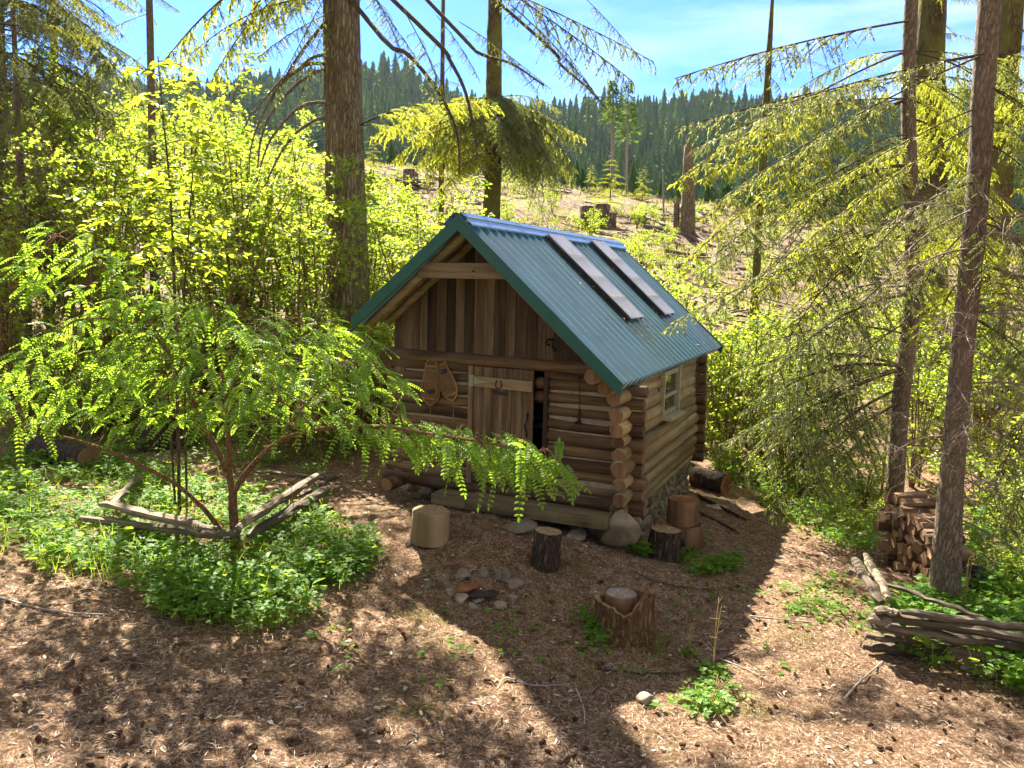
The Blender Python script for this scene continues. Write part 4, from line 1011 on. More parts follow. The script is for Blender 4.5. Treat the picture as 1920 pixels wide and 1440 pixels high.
# --- the two conifers beside the firewood, and mossy trunks behind them
T1, P1 = tree_px('fir_tree', 'bent brown conifer trunk rising behind the firewood stack', 'tree', [(1677, 930, 32), (1688, 760, 32), (1712, 560, 30), (1714, 480, 29), (1706, 330, 26), (1705, 80, 23)], 13.3, 19, 'bark_hem', None, 18, .05, 9)
T2, P2 = tree_px('fir_tree', 'straight grey conifer trunk standing in front of the firewood stack', 'tree', [(1772, 1095, 58), (1783, 920, 45), (1801, 700, 40), (1822, 480, 40), (1838, 300, 40), (1850, 80, 39)], 9.3, 20, 'bark_hem', None, 24, .04, 10, flare=1.3)
T4, P4 = tree_px('mossy_tree', 'thick moss draped trunk right behind the bent brown conifer', 'tree', [(1746, 420, 54), (1746, 240, 54), (1745, 80, 50)], 21, 22, 'bark_moss', None, 18, .06, 12)
T5, P5 = tree_px('mossy_tree', 'mossy trunk at the right edge behind the grey conifer', 'tree', [(1868, 420, 50), (1878, 260, 44), (1891, 80, 40)], 19, 22, 'bark_moss', None, 18, .06, 13)
for T_, P_, lo, hi_, n_ in ((T4, P4, 4.0, 10.5, 26), (T5, P5, 4, 9.5, 24)):
    for k in range(n_):
        p = at_z(P_, lo+(hi_-lo)*k/n_); a_ = gb.uniform(0, 6.28); L = gb.uniform(.6, 1.9); place(T_, p, p+np.array([math.cos(a_)*L, math.sin(a_)*L-.3, -.3*L]), 'firlit')
for (sy, ex, ey, dd, kd) in ((60, 1258, 150, 11.5, 'wispy'), (90, 1285, 335, 11, 'long'), (120, 1330, 330, 11.5, 'long'), (140, 1270, 240, 12, 'wispy'), (170, 1345, 400, 11, 'long'), (200, 1310, 475, 11.5, 'long'), (240, 1360, 470, 11, 'long'), (290, 1300, 520, 11.8, 'long'), (330, 1330, 590, 12, 'long'), (420, 1262, 612, 11.8, 'long'), (360, 1420, 560, 11, 'long'), (300, 1480, 470, 11, 'fir'), (340, 1520, 520, 12, 'fir'), (400, 1560, 560, 12, 'fir'), (430, 1480, 640, 11.5, 'fir'), (480, 1540, 700, 12, 'fir'), (560, 1440, 720, 11.5, 'fir'), (600, 1560, 760, 12, 'fir'), (680, 1400, 770, 11.8, 'fir'), (690, 1345, 835, 12, 'long'), (700, 1430, 880, 12, 'fir'), (720, 1450, 955, 11.7, 'fir'), (740, 1500, 960, 11.8, 'fir'), (760, 1560, 930, 12, 'fir'), (300, 1600, 420, 12, 'fir'), (250, 1580, 330, 12.3, 'fir'), (200, 1560, 280, 12.3, 'fir'), (180, 1440, 205, 12, 'wispy'), (700, 1375, 700, 12.5, 'fir'), (640, 1390, 660, 13, 'fir')):
    place(T1, on_trunk(P1, sy), at(ex, ey, dd), kd)
for (sy, ex, ey, dd, kd) in ((84, 1440, 205, 8.3, 'wispy'), (100, 1290, 280, 8.2, 'long'), (130, 1350, 380, 8.5, 'long'), (200, 1480, 400, 8.5, 'long'), (230, 1500, 470, 8.5, 'long'), (330, 1600, 520, 8.8, 'fir'), (380, 1640, 560, 8.8, 'dead'), (420, 1690, 640, 9, 'fir'), (90, 1960, 200, 8.6, 'long'), (150, 1990, 290, 8.6, 'fir'), (200, 1980, 330, 8.8, 'long'), (260, 1990, 420, 8.8, 'fir'), (330, 1980, 500, 8.8, 'dead'), (400, 1985, 620, 8.9, 'fir'), (350, 1900, 520, 8.5, 'dead'), (500, 1960, 650, 8.9, 'dead'), (300, 1760, 400, 8.8, 'fir'), (350, 1750, 430, 9, 'fir'), (420, 1860, 560, 8.7, 'fir')):
    place(T2, on_trunk(P2, sy), at(ex, ey, dd), kd)
for T_, P_, n_, lo, hi_ in ((T1, P1, 46, 330, 860), (T2, P2, 44, 380, 1000)):
    for k in range(n_):
        p = on_trunk(P_, lo+(hi_-lo)*k/n_); a_ = gb.uniform(0, 6.28); L = gb.uniform(.5, 1.5); place(T_, p, p+np.array([math.cos(a_)*L, math.sin(a_)*L*.9-.1, gb.uniform(-.5, .05)*L]), 'dead')
place(T1, on_trunk(P1, 700), at(1250+130, 900, 12.2), 'fir')
ring_boughs(T1, P1, 9.5, 18.5, 16, 2.6, 1, 'crown', .3, 21); ring_boughs(T2, P2, 8.5, 19.5, 18, 2.8, 1, 'crown', .3, 22)

for k in range(26):   # yellow green sprays between the two trunks and to the right of them
    p = on_trunk(P1, gb.uniform(60, 560)); L = gb.uniform(1.0, 2.6); a_ = gb.uniform(-.5, 3.6)
    place(T1, p, p+np.array([math.cos(a_)*L, math.sin(a_)*L*.7, -gb.uniform(.15, .6)*L]), 'firlit' if k % 2 else 'fir')
for k in range(22):
    p = on_trunk(P2, gb.uniform(60, 620)); L = gb.uniform(.8, 1.9); a_ = gb.uniform(-.9, 2.2)
    place(T2, p, p+np.array([math.cos(a_)*L, abs(math.sin(a_))*L*.8, -gb.uniform(.15, .6)*L]), ('fir', 'firlit', 'long')[k % 3])
for (sx, sy, ex, ey, d0, d1, kd) in ((2060, 640, 1850, 930, 10.5, 10, 'fir'), (2080, 560, 1800, 800, 11, 11, 'fir'), (2080, 700, 1880, 1010, 10.5, 10, 'firdense'), (2080, 420, 1860, 640, 11, 10.5, 'fir')):
    place(T5, at(sx, sy, d0), at(ex, ey, d1), kd)

# --- trees at the left edge
L1, PL1 = tree_px('fir_tree', 'thick brown conifer trunk at the far left edge of the clearing', 'tree', [(14, 660, 40), (8, 480, 36), (2, 300, 34)], 21, 24, 'bark_hem', None, 18, .05, 14)
L2, PL2 = tree_px('fir_tree', 'thin dark conifer stem beside the thick trunk at the far left', 'tree', [(52, 650, 17), (44, 430, 14), (33, 230, 11), (28, 100, 9)], 18, 13, 'bark_hem', None, 12, .06, 15)
L3, PL3 = tree_px('slim_tree', 'slim grey conifer stem rising behind the hazel sapling', 'tree', [(290, 520, 17), (286, 300, 14), (282, 80, 12)], 19, 22, 'bark_hem', None, 12, .05, 16)
L4, PL4 = tree_px('slim_tree', 'slim conifer stem half hidden in the leaves left of the hazel sapling', 'tree', [(128, 640, 20), (118, 430, 18), (106, 200, 15)], 23, 24, 'bark_hem', None, 12, .05, 17)
for T_, P_, n_, z0, z1, L_ in ((L1, PL1, 84, 3.0, 12, 3.8), (L2, PL2, 60, 2.6, 11.5, 2.3), (L4, PL4, 64, 4.0, 12, 3.2)):
    gg = np.random.default_rng(n_)
    for k in range(n_):
        z = z0+(z1-z0)*k/n_; a_ = gg.uniform(-.4, 3.6); L = L_*gg.uniform(.6, 1.1); s_ = at_z(P_, z)
        place(T_, s_, s_+np.array([math.sin(a_)*L, -abs(math.cos(a_))*L*.8, -L*gg.uniform(.25, .6)]), ('fir', 'fir', 'firdense', 'fir', 'dead', 'long')[k % 6])
for T_, P_, z0, n_ in ((L1, PL1, 12, 10), (L3, PL3, 13, 5), (L4, PL4, 12, 8)): ring_boughs(T_, P_, z0, 21, n_, 3.2, 1.1, 'crown', .25, int(z0*7))
for k in range(8): p = at_z(PL3, 6.2+k*.45); place(L3, p, p+np.array([gb.choice([-1, 1])*gb.uniform(.8, 1.8), gb.normal(0, .5), -.6]), 'wispy')

# --- thin tall trees on the crest
for (px, y0, y1, lab, sd_) in ((1150, 335, 150, 'tall thin conifer on the crest, the shorter crowned left one of two', 31), (1178, 372, 152, 'tall thin conifer on the crest with a long bare pale stem', 32)):
    p = on(px-3, y0) if y0 < 360 else on(px-3, 362); t = thing('crest_tree', lab, 'tree', p); q = at(px, y1, p[1]); q2 = q
    trunk(t, [p-[0, 0, .3], p+(q-p)*.5, q], [5.5*p[1]/FPX/2, 4*p[1]/FPX/2, .03], 'bark_grey', 10, 20, .04, sd_)
    A_ = Acc(); gg = np.random.default_rng(sd_); h = q[2]-p[2]
    for k in range(150):
        f = gg.uniform(.55 if sd_ == 31 else .45, 1)**.9; b = (q-p)*f; L = (1.05-f)*h*.16+.25; a_ = gg.uniform(0, 6.28)
        d = np.array([math.cos(a_)*L, math.sin(a_)*L, -L*gg.uniform(-.1, .5)]); m = 6; u = np.linspace(.3, 1, m)[:, None]
        leaves(A_, b+d*u, np.repeat(d[None], m, 0)+gg.normal(0, .3, (m, 3)), rnd_dirs(m, 1, gg), .34, .12, gg.uniform(0, 1, m), 'dia')
    A_.build('crown', M['lf_far'], t)
# golden young conifers on the crest in front of the dark forest
def sapling(seed, h, n, L, kind):
    t = thing('young_fir', '', 'young fir'); P = [np.array([0, 0, -.1]), np.array([0.01, 0, h*.5]), np.array([0, .02, h])]
    Pp, _ = trunk(t, P, [h*.014, h*.009, .004], 'bark_hem', 8, 16, .04, seed); gg = np.random.default_rng(seed)
    for k in range(n):
        f = (k+.6)/n; z = h*(.06+.92*f); a_ = k*2.4+gg.uniform(-.4, .4); l = L*(1-f)**.8*gg.uniform(.75, 1.2)+.12
        place(t, at_z(Pp, z), at_z(Pp, z)+np.array([math.cos(a_)*l, math.sin(a_)*l, l*gg.uniform(-.35, .1)]), kind)
    return t
sa = sapling(51, 4.5, 34, 1.5, 'firlit'); sb = sapling(52, 3.2, 26, 1.2, 'firlit'); sc_ = sapling(53, 4.0, 30, 1.5, 'fir')
def put_first(t, loc, rz_, s, label, group=None):
    t.location = loc; t.rotation_euler = (0, 0, rz_); t.scale = (s,)*3; t['label'] = label
    if group: t['group'] = group
p = on(1143, 398); put_first(sa, p, .3, (p[1]/FPX*112)/4.5, 'golden green young conifer on the crest before the thin tall trees')
for px, py, hp, lab in ((1205, 372, 62, 'bright young conifer at the foot of the bare stemmed crest tree'), (1108, 345, 40, 'small young conifer on the crest left of the golden one'), (700, 335, 80, 'feathery young fir just right of the thick trunk on the slope')):
    p = on(px, py); dup(sa, p, gb.uniform(0, 6), (p[1]/FPX*hp)/4.5, lab)
GY = 'young firs in the undergrowth right of the cabin'
first = True
for k in range(13):
    px = gb.uniform(1360, 1930); d_ = gb.uniform(14.5, 21); x = (px-960)/FPX*d_; s_ = gb.uniform(.55, .95)
    if k % 3 == 0:
        if first: put_first(sc_, G(x, d_), k, s_, 'dull green young fir among bright shrubs right of the cabin', GY); first = False
        else: dup(sc_, G(x, d_), k, s_)
    elif k == 1: put_first(sb, G(x, d_), k, s_, 'pale green young fir among bright shrubs right of the cabin', GY+', pale')
    else: dup(sb, G(x, d_), k, s_)
for px, d_, s_, lab in ((560, 14.2, .8, 'young fir in the shade between the big fir and the broadleaf shrub'), (170, 15.5, 1.1, 'young fir at the left behind the low weeds'), (605, 17, 1.15, 'young fir close behind the left side of the big trunk')): dup(sb, G((px-960)/FPX*d_, d_), px, s_, lab)

# ------------------------------------------------------------------ broadleaf shrubs
def inpoly(px, py, poly):
    poly = np.asarray(poly, float); r = np.zeros(len(px), bool); n = len(poly); j = n-1
    for i in range(n):
        xi, yi = poly[i]; xj, yj = poly[j]
        c = ((yi > py) != (yj > py)) & (px < (xj-xi)*(py-yi)/(yj-yi+1e-9)+xi); r ^= c; j = i
    return r
def shrub(seed, h, spread, nst, nbr, nlf, ls, kind='lobed', leafm='lf_maple', barkm='bark_red'):
    gg = np.random.default_rng(seed); st = Acc(); fo = Acc(); LP, LD, LN, LS, LT = [], [], [], [], []
    for s in range(nst):
        a_ = s/nst*2*PI+gg.uniform(-.4, .4); hh = h*gg.uniform(.65, 1.02); o = spread*gg.uniform(.25, 1)
        P = smooth_path([(0, 0, -.1), (math.cos(a_)*o*.25, math.sin(a_)*o*.25, hh*.38), (math.cos(a_)*o*.7, math.sin(a_)*o*.7, hh*.8), (math.cos(a_)*o*1.05, math.sin(a_)*o*1.05, hh)], 12)
        add_tube(st, P, np.linspace(.011+.004*h, .004, 12), 6, .08, s)
        for b in range(nbr):
            f = gg.uniform(.12, 1)**.75; p = np.array([np.interp(f, np.linspace(0, 1, 12), P[:, i]) for i in range(3)])
            ba = a_+gg.normal(0, 1.3); bl = gg.uniform(.3, .75)*(1.1-.45*f)*(.45+h*.15); d = np.array([math.cos(ba), math.sin(ba), gg.uniform(-.05, .45)])
            q = np.linspace(0, 1, 4)[:, None]; Q = p+d*bl*q-np.array([0, 0, .28])*bl*q**2
            add_tube(st, Q, [.006, .005, .004, .002], 4, 0, 0, cap=False)
            u = gg.uniform(.12, 1.05, nlf); c = np.stack([np.interp(u, q[:, 0], Q[:, i]) for i in range(3)], 1)+gg.normal(0, .055, (nlf, 3))
            dd = d[None]*.5+rnd_dirs(nlf, .5, gg)+np.array([0, 0, -.25])
            LP.append(c); LD.append(dd); LN.append(np.array([0, 0, 1.])+gg.normal(0, .5, (nlf, 3))); LS.append(ls*gg.uniform(.6, 1.2, nlf)); LT.append(np.clip(gg.normal(.3+.5*gg.random(), .2, nlf), 0, 1))
    LP, LD, LN, LS, LT = map(np.concatenate, (LP, LD, LN, LS, LT))
    leaves(fo, LP, LD, LN, LS, LS*(1.0 if kind == 'lobed' else .62), LT, kind, .2)
    return st.mesh('stems', M[barkm]), fo.mesh('leaves', M[leafm]), h
SH = [shrub(61, 5.4, 1.5, 6, 15, 18, .098), shrub(62, 5.0, 1.9, 6, 15, 18, .092), shrub(63, 3.2, 1.3, 6, 12, 15, .082), shrub(64, 2.8, 1.5, 6, 12, 15, .08), shrub(65, 1.5, .9, 7, 8, 14, .07), shrub(66, 1.2, .9, 6, 8, 14, .085, 'oval')]
def put_shrub(k, loc, s, label, group):
    t = thing('broadleaf_shrub', label, 'shrub', loc, gb.uniform(0, 6.28), group); t.scale = (s, s, s*gb.uniform(.92, 1.08))
    link('stems', SH[k][0], t); link('leaves', SH[k][1], t); return t
gs = np.random.default_rng(303)
# wanted height of the shrub tops in the picture, along x
topx = [-60, 0, 150, 300, 450, 600, 690, 760, 860, 940, 1100, 1230, 1300, 1380, 1500, 1650, 1800, 1990]
topy = [190, 170, 110, 95, 190, 245, 300, 330, 385, 430, 470, 500, 545, 555, 560, 560, 560, 560]
bands = [(-60, 250, 15.5, 28, 16, 'tall bright leafed shrub in the thicket left of the hazel sapling', 'shrubs in the thicket at the left'),
         (250, 620, 16, 30, 24, 'tall yellow green shrub in the sunlit thicket left of the big fir trunk', 'shrubs in the sunlit thicket left of the big fir'),
         (620, 880, 17, 28, 20, 'yellow green shrub in the sunlit thicket between the big fir and the roof', 'shrubs between the big fir and the roof'),
         (880, 1250, 20, 30, 22, 'low bright shrub on the rising ground behind the cabin roof', 'low shrubs behind the cabin roof'),
         (1235, 1480, 16.5, 28, 24, 'bright green shrub on the rising ground behind the right corner of the cabin', 'shrubs behind the right corner of the cabin'),
         (1450, 1990, 15, 28, 30, 'yellow green shrub in the understorey behind the firewood stack', 'shrubs behind the firewood stack')]
for x0, x1, d0, d1, n, lab, grp in bands:
    for k in range(n):
        px = gs.uniform(x0, x1); d_ = d0+(d1-d0)*((k+gs.random())/n)**1.1
        X_ = (px-960)/FPX*d_; p = G(X_, d_); q = (p-CO); lx, ly = q@RX, q@DY
        if -2.6 < lx < 3.2 and -1.5 < ly < 7.4: continue
        ty = np.interp(px, topx, topy)+gs.uniform(0, 110)+(130 if px < 440 and d_ < 20 else 0); zt = at(px, ty, d_)[2]; h = zt-p[2]
        h = float(np.clip(h, .8, 9.0 if px < 430 else 6.2))
        kk = 0 if h > 4.2 else (2 if h > 2.1 else 4); kk += int(gs.integers(0, 2))
        put_shrub(kk, p, h/SH[kk][2], lab, grp)
for k in range(34):   # low growth at the feet of the tall thicket
    px = gs.uniform(40, 860); d_ = gs.uniform(14, 20); p = G((px-960)/FPX*d_, d_); q = p-CO
    if -2.4 < q@RX < 3.2 and -1.5 < q@DY < 7.4: continue
    kk = 2+int(gs.integers(0, 4)); put_shrub(kk, p, gs.uniform(1.2, 2.6)/SH[kk][2], 'low leafy bush at the foot of the tall thicket left of the cabin', 'low bushes at the foot of the thicket')
for k in range(52):   # brush on the cleared slope
    px, py = gs.uniform(880, 1720), gs.uniform(395, 545); p = on(px, py); q = p-CO
    if p[1] < 19: continue
    kk = 4+int(gs.integers(0, 2)); put_shrub(kk, p, gs.uniform(.5, 1.2)/SH[kk][2]*1.3, 'small green bush growing on the cleared slope', 'small bushes on the cleared slope')
# low plants nearer to the clearing
for k, (px, py, h) in enumerate([(1350, 905, .7), (1395, 905, .8), (1440, 920, .6), (1500, 930, .7), (1560, 960, .8), (1600, 1000, .6), (1480, 900, 1.1), (1540, 920, 1.2), (1620, 950, 1.1), (1830, 980, 1.2), (1880, 1020, 1.1), (1900, 960, 1.5), (1850, 1090, .6), (1920, 1120, .7), (1420, 880, 1.2), (1360, 870, 1.1)]):
    p = on(px, py); put_shrub(4+k % 2, p, h/SH[4+k % 2][2], 'low bright plant at the edge of the clearing right of the cabin', 'low plants at the right edge of the clearing')
for k, (px, py, h) in enumerate([(40, 720, 1.3), (110, 740, 1.2), (190, 730, 1.3), (260, 760, 1.0), (60, 800, 1.0), (150, 800, .8), (520, 790, 1.1), (580, 800, 1.2), (640, 790, 1.0), (470, 800, .9), (390, 760, 1.1), (320, 740, 1.2)]):
    p = on(px, py); put_shrub(4+k % 2, p, h/SH[4+k % 2][2], 'low leafy plant in the shade behind the broad compound leafed shrub', 'low plants behind the broad shrub')

# hazel sapling
gh = np.random.default_rng(404)
HZ = thing('hazel_sapling', 'tall slim sapling with large oval leaves in flat layers at the left', 'sapling', G((325-960)/FPX*10.8, 10.8))
hb = np.array(HZ.location); st = Acc(); LP, LD, LN, LS = [], [], [], []
stems = [smooth_path([hb-[0, 0, .1], at(330, 640, 10.8), at(325, 480, 10.7), at(321, 390, 10.6), at(314, 300, 10.5), at(304, 200, 10.4), at(296, 105, 10.3)], 40), smooth_path([hb+[.1, 0, -.1], at(345, 600, 10.9), at(352, 460, 10.8), at(360, 340, 10.6), at(372, 240, 10.5)], 30), smooth_path([hb+[-.05, 0, -.1], at(300, 560, 10.6), at(262, 460, 10.3), at(225, 380, 10.1)], 24)]
for si, P in enumerate(stems):
    n = len(P); add_tube(st, P-hb, np.linspace(.024 if si == 0 else .017, .006, n), 7, .05, si)
    for k in range(26 if si == 0 else 15):
        f = .40+.60*(k+.5)/(26 if si == 0 else 15); p = P[int(f*(n-1))]; a_ = gh.uniform(0, 6.28); L = gh.uniform(.55, 1.25)*(1.25-.65*f)
        d = np.array([math.cos(a_), math.sin(a_), gh.uniform(.05, .45)]); q = np.linspace(0, 1, 6)[:, None]
        Q = p+d*L*q-np.array([0, 0, .3])*L*q**2; add_tube(st, Q-hb, np.linspace(.008, .003, 6), 5, 0, 0, cap=False)
        m = 13; u = np.linspace(.15, 1.02, m); c = np.stack([np.interp(u, q[:, 0], Q[:, i]) for i in range(3)], 1)
        sd_ = np.cross(unit(d), [0, 0, 1.]); alt = np.where(np.arange(m) % 2 == 0, 1, -1)[:, None]
        LP.append(c); LD.append(unit(d)*.5+alt*sd_*.8+gh.normal(0, .25, (m, 3))+np.array([0, 0, -.25])); LN.append(np.array([0, 0, 1.])+gh.normal(0, .3, (m, 3))); LS.append(.135*gh.uniform(.6, 1.2, m))
LP, LD, LN, LS = map(np.concatenate, (LP, LD, LN, LS)); fo = Acc()
leaves(fo, LP-hb, LD, LN, LS, LS*.68, gh.random(len(LS)), 'oval', .12)
st.build('stems', M['bark_twig'], HZ); fo.build('leaves', M['lf_hazel'], HZ)

# the broad shrub with compound leaves in the left foreground
gl = np.random.default_rng(505)
base = on(442, 1035); LO = thing('compound_leafed_shrub', 'wide spreading shrub with feathery compound leaves and reddish forked stems in the left foreground', 'shrub', base)
st = Acc(); STM = []
def stem(pl, r0, r1, start=None):
    W = [at(px, py, d_) for px, py, d_ in pl]
    if start is not None: W = [start]+W
    P = smooth_path(W, 26); add_tube(st, P-base, np.linspace(r0, r1, 26), 9, .07, len(STM)); STM.append(P); return P
D0 = base[1]
s0 = stem([(441, 1010, D0), (437, 960, D0), (436, 925, D0)], .060, .048, base-np.array([0, 0, .1]))
s1 = stem([(428, 890, D0), (400, 830, D0-.05), (368, 770, D0-.2), (345, 700, D0-.3), (330, 600, D0-.4)], .042, .014, s0[-1])
s2 = stem([(430, 880, D0+.05), (428, 820, D0+.1), (424, 745, D0+.1), (410, 660, D0), (400, 580, D0)], .036, .012, s0[-1])
s3 = stem([(452, 900, D0-.05), (480, 865, D0-.2), (520, 830, D0-.4), (570, 810, D0-.6), (640, 800, D0-.9), (720, 800, D0-1.4), (800, 812, D0-1.8), (900, 828, D0-2.2), (1010, 848, D0-2.6)], .040, .008, s0[-1])
s4 = stem([(400, 975, D0-.1), (340, 915, D0-.2), (270, 875, D0-.3), (190, 840, D0-.4), (100, 815, D0-.5), (0, 800, D0-.6)], .032, .010, base-np.array([-.02, .05, .05]))
s5 = stem([(540, 800, D0-.3), (590, 740, D0-.3), (660, 690, D0-.5), (720, 690, D0-.8)], .018, .007, s3[9])
s6 = stem([(300, 640, D0-.5), (220, 600, D0-.7), (130, 600, D0-.9)], .016, .007, s1[14])
s7 = stem([(450, 690, D0-.2), (530, 620, D0-.4), (600, 600, D0-.5)], .016, .007, s2[12])
s8 = stem([(250, 560, D0-.4), (170, 480, D0-.5), (110, 440, D0-.5)], .014, .006, s1[20])
poly = [(0, 690), (40, 640), (140, 600), (210, 560), (290, 520), (350, 560), (430, 560), (520, 590), (600, 600), (680, 620), (720, 660), (760, 700), (772, 745), (690, 780), (600, 800), (470, 800), (330, 790), (210, 800), (120, 790), (40, 800), (0, 790)]
polyB = [(0, 470), (90, 410), (190, 440), (260, 480), (330, 540), (250, 580), (120, 560), (20, 520)]
polyC = [(620, 776), (700, 771), (800, 784), (880, 798), (960, 814), (1050, 848), (1058, 876), (1000, 881), (930, 876), (860, 861), (780, 838), (700, 816), (640, 806)]
pts_ = []
def sample(poly, n, dfun):
    poly = np.array(poly); lo, hi_ = poly.min(0), poly.max(0); out_ = []
    while len(out_) < n:
        px, py = gl.uniform(lo[0], hi_[0], 200), gl.uniform(lo[1], hi_[1], 200); k = inpoly(px, py, poly)
        out_ += [(a_, b_, dfun(a_, b_)) for a_, b_ in zip(px[k], py[k])]
    return out_[:n]
pts_ += sample(poly, 820, lambda x, y: D0+gl.uniform(-1.5, .9)-(.4 if x > 600 else 0))
pts_ += sample(polyB, 100, lambda x, y: D0-.5+gl.uniform(-.4, .5))
pts_ += sample(polyC, 190, lambda x, y: D0-.9-1.7*np.clip((x-640)/370, 0, 1)+gl.uniform(-.30, .30))
pts_ += [(930+gl.normal(0, 10), 818+gl.normal(0, 6), D0-2.2) for _ in range(4)]
LPx = np.array([at(*p) for p in pts_]); n = len(LPx)
allst = np.concatenate([s[6:] for s in STM[1:]])
# short twig from the nearest stem point to the foot of each leaf
for p in LPx[::3]:
    d2 = ((allst-p)**2).sum(1); c = allst[int(d2.argmin())]
    if d2.min() < 1.2: add_tube(st, smooth_path([c-base, (c+p)/2-base+np.array([0, 0, .06]), p-base], 5), [.006, .005, .004, .003, .002], 4, 0, 0, cap=False)
dirs = rnd_dirs(n, .35, gl); cen = np.array(at(430, 700, D0)); dirs = unit(dirs+.7*unit((LPx-cen)*[1, 1, 0])+np.array([0, 0, -.12]))
isC = np.array([p[0] > 640 and p[1] > 768 for p in pts_]); dirs[isC] += np.array([.45, -.15, -.22]); dirs = unit(dirs)
RL_ = gl.uniform(.22, .34, n); fo = Acc()
npair = 10; u = np.linspace(.16, .97, npair)
rp = []; ld = []; ln = []; lw = []; lt = []
for k in range(n):
    d = dirs[k]; q = np.linspace(0, 1, 7)[:, None]; Q = LPx[k]+d*RL_[k]*q-np.array([0, 0, .45])*RL_[k]*q**2
    add_tube(fo, Q-base, [.0028, .0026, .0024, .0022, .002, .0018, .0012], 3, 0, 0, 0, None, .4, False)
    tg = np.gradient(Q, axis=0); c = np.stack([np.interp(u, q[:, 0], Q[:, i]) for i in range(3)], 1); t = unit(np.stack([np.interp(u, q[:, 0], tg[:, i]) for i in range(3)], 1))
    s_ = unit(np.cross(t, [0, 0, 1.])); nn = np.cross(s_, t); tv = np.clip(gl.normal(.3+.4*gl.random(), .12), 0, 1)
    tw = gl.normal(0, .35)
    for sg in (1, -1):
        rp.append(c); ld.append(s_*sg+t*.35+nn*(-.22+tw*sg)); ln.append(nn+gl.normal(0, .15, nn.shape)); lw.append(RL_[k]*.165*(1-.35*np.abs(u-.5))*gl.uniform(.85, 1.1, npair)); lt.append(np.full(npair, tv))
    rp.append(Q[-1:]); ld.append(t[-1:]); ln.append(nn[-1:]); lw.append(np.array([RL_[k]*.17])); lt.append(np.array([tv]))
rp, ld, ln, lw, lt = map(np.concatenate, (rp, ld, ln, lw, lt))
leaves(fo, rp-base, ld, ln, lw, lw*.52, lt, 'oval', .12)
st.build('stems', M['bark_red'], LO); fo.build('leaves', M['lf_locust'], LO)

# ------------------------------------------------------------------ ground cover (too many leaves to count)
gg = np.random.default_rng(606)
regs = [([(-80, 880), (0, 860), (240, 850), (330, 900), (470, 930), (600, 960), (690, 1020), (690, 1080), (640, 1120), (560, 1180), (470, 1200), (300, 1170), (250, 1080), (90, 1060), (-80, 1010)], 2600, (.06, .24)),
        ([(470, 1035), (600, 1000), (700, 1010), (690, 1060), (640, 1110), (560, 1175), (420, 1190), (300, 1170), (260, 1100), (330, 1060)], 800, (.08, .28)),
        ([(0, 690), (250, 700), (330, 780), (320, 880), (0, 900)], 900, (.10, .3)), ([(330, 780), (640, 800), (690, 860), (600, 900), (340, 900)], 500, (.08, .25)),
        ([(1640, 1190), (1720, 1130), (1810, 1120), (2000, 1150), (2000, 1330), (1870, 1300), (1740, 1270)], 1000, (.12, .38)), ([(1800, 980), (2000, 960), (2000, 1140), (1830, 1120)], 500, (.1, .4)),
        ([(1275, 1040), (1330, 1015), (1400, 1040), (1385, 1075), (1290, 1080)], 130, (.06, .16)), ([(1068, 1160), (1110, 1150), (1150, 1205), (1110, 1215)], 45, (.06, .16)), ([(1150, 1005), (1190, 1010), (1215, 1050), (1170, 1040)], 45, (.08, .2)),
        ([(1340, 870), (1480, 880), (1660, 920), (1640, 1060), (1500, 1010), (1420, 940), (1330, 910)], 750, (.06, .25)), ([(1400, 1120), (1640, 1060), (1640, 1200), (1500, 1180)], 90, (.04, .1)), ([(1260, 1240), (1350, 1230), (1360, 1340), (1280, 1340)], 40, (.05, .14)), ([(700, 1010), (640, 1000), (660, 1100), (720, 1060)], 60, (.05, .14)),
        ([(560, 1100), (900, 1150), (1400, 1100), (1500, 1330), (700, 1340), (560, 1200)], 45, (.03, .08))]
A_ = Acc()
for poly, n, (h0, h1) in regs:
    poly = np.array(poly, float); corners = np.array([on(px, max(py, 700)) for px, py in poly]); lo, hi_ = corners[:, :2].min(0)-.3, corners[:, :2].max(0)+.3
    got = 0; tries = 0
    while got < n*.85 and tries < 60:
        tries += 1; x, y = gg.uniform(lo[0], hi_[0], 1500), gg.uniform(lo[1], hi_[1], 1500); z = terrain(x, y); P = np.stack([x, y, z], 1); px, py = proj(P)
        k = inpoly(px, py, poly); q = P-CO; lx, ly = q@RX, q@DY; k &= ~((lx > -1.5) & (lx < 2.3) & (ly > .4) & (ly < 5.6))
        k &= (vnoise(x, y, 1.6, 11)+.5*vnoise(x, y, 4, 12)+gg.normal(0, .3, len(x))) > .02
        P = P[k][:n-got]; m = len(P)
        if not m: continue
        got += m; hh = gg.uniform(h0, h1, m); tv = np.clip(gg.normal(.45, .25, m), 0, 1)
        for lf in range(5):
            a_ = lf*1.26+gg.uniform(0, 6.28, m); off = gg.uniform(.02, .10, m); D = np.stack([np.cos(a_), np.sin(a_), gg.uniform(-.35, .25, m)], 1)
            c = P+np.stack([np.cos(a_)*off, np.sin(a_)*off, hh*gg.uniform(.65, 1.05, m)], 1); ls = gg.uniform(.04, .085, m)*(1+.35*(h1 > .28))
            leaves(A_, c, D, np.array([0, 0, 1.])+gg.normal(0, .28, (m, 3)), ls, ls*.85, np.clip(tv+gg.normal(0, .1, m), 0, 1), 'lobed', .15)
        w_ = P.copy(); D = np.zeros((m, 3)); D[:, 2] = 1; leaves(A_, w_, D+gg.normal(0, .12, (m, 3)), rnd_dirs(m, .2, gg), hh, .008, np.full(m, .8), 'dia', 0)
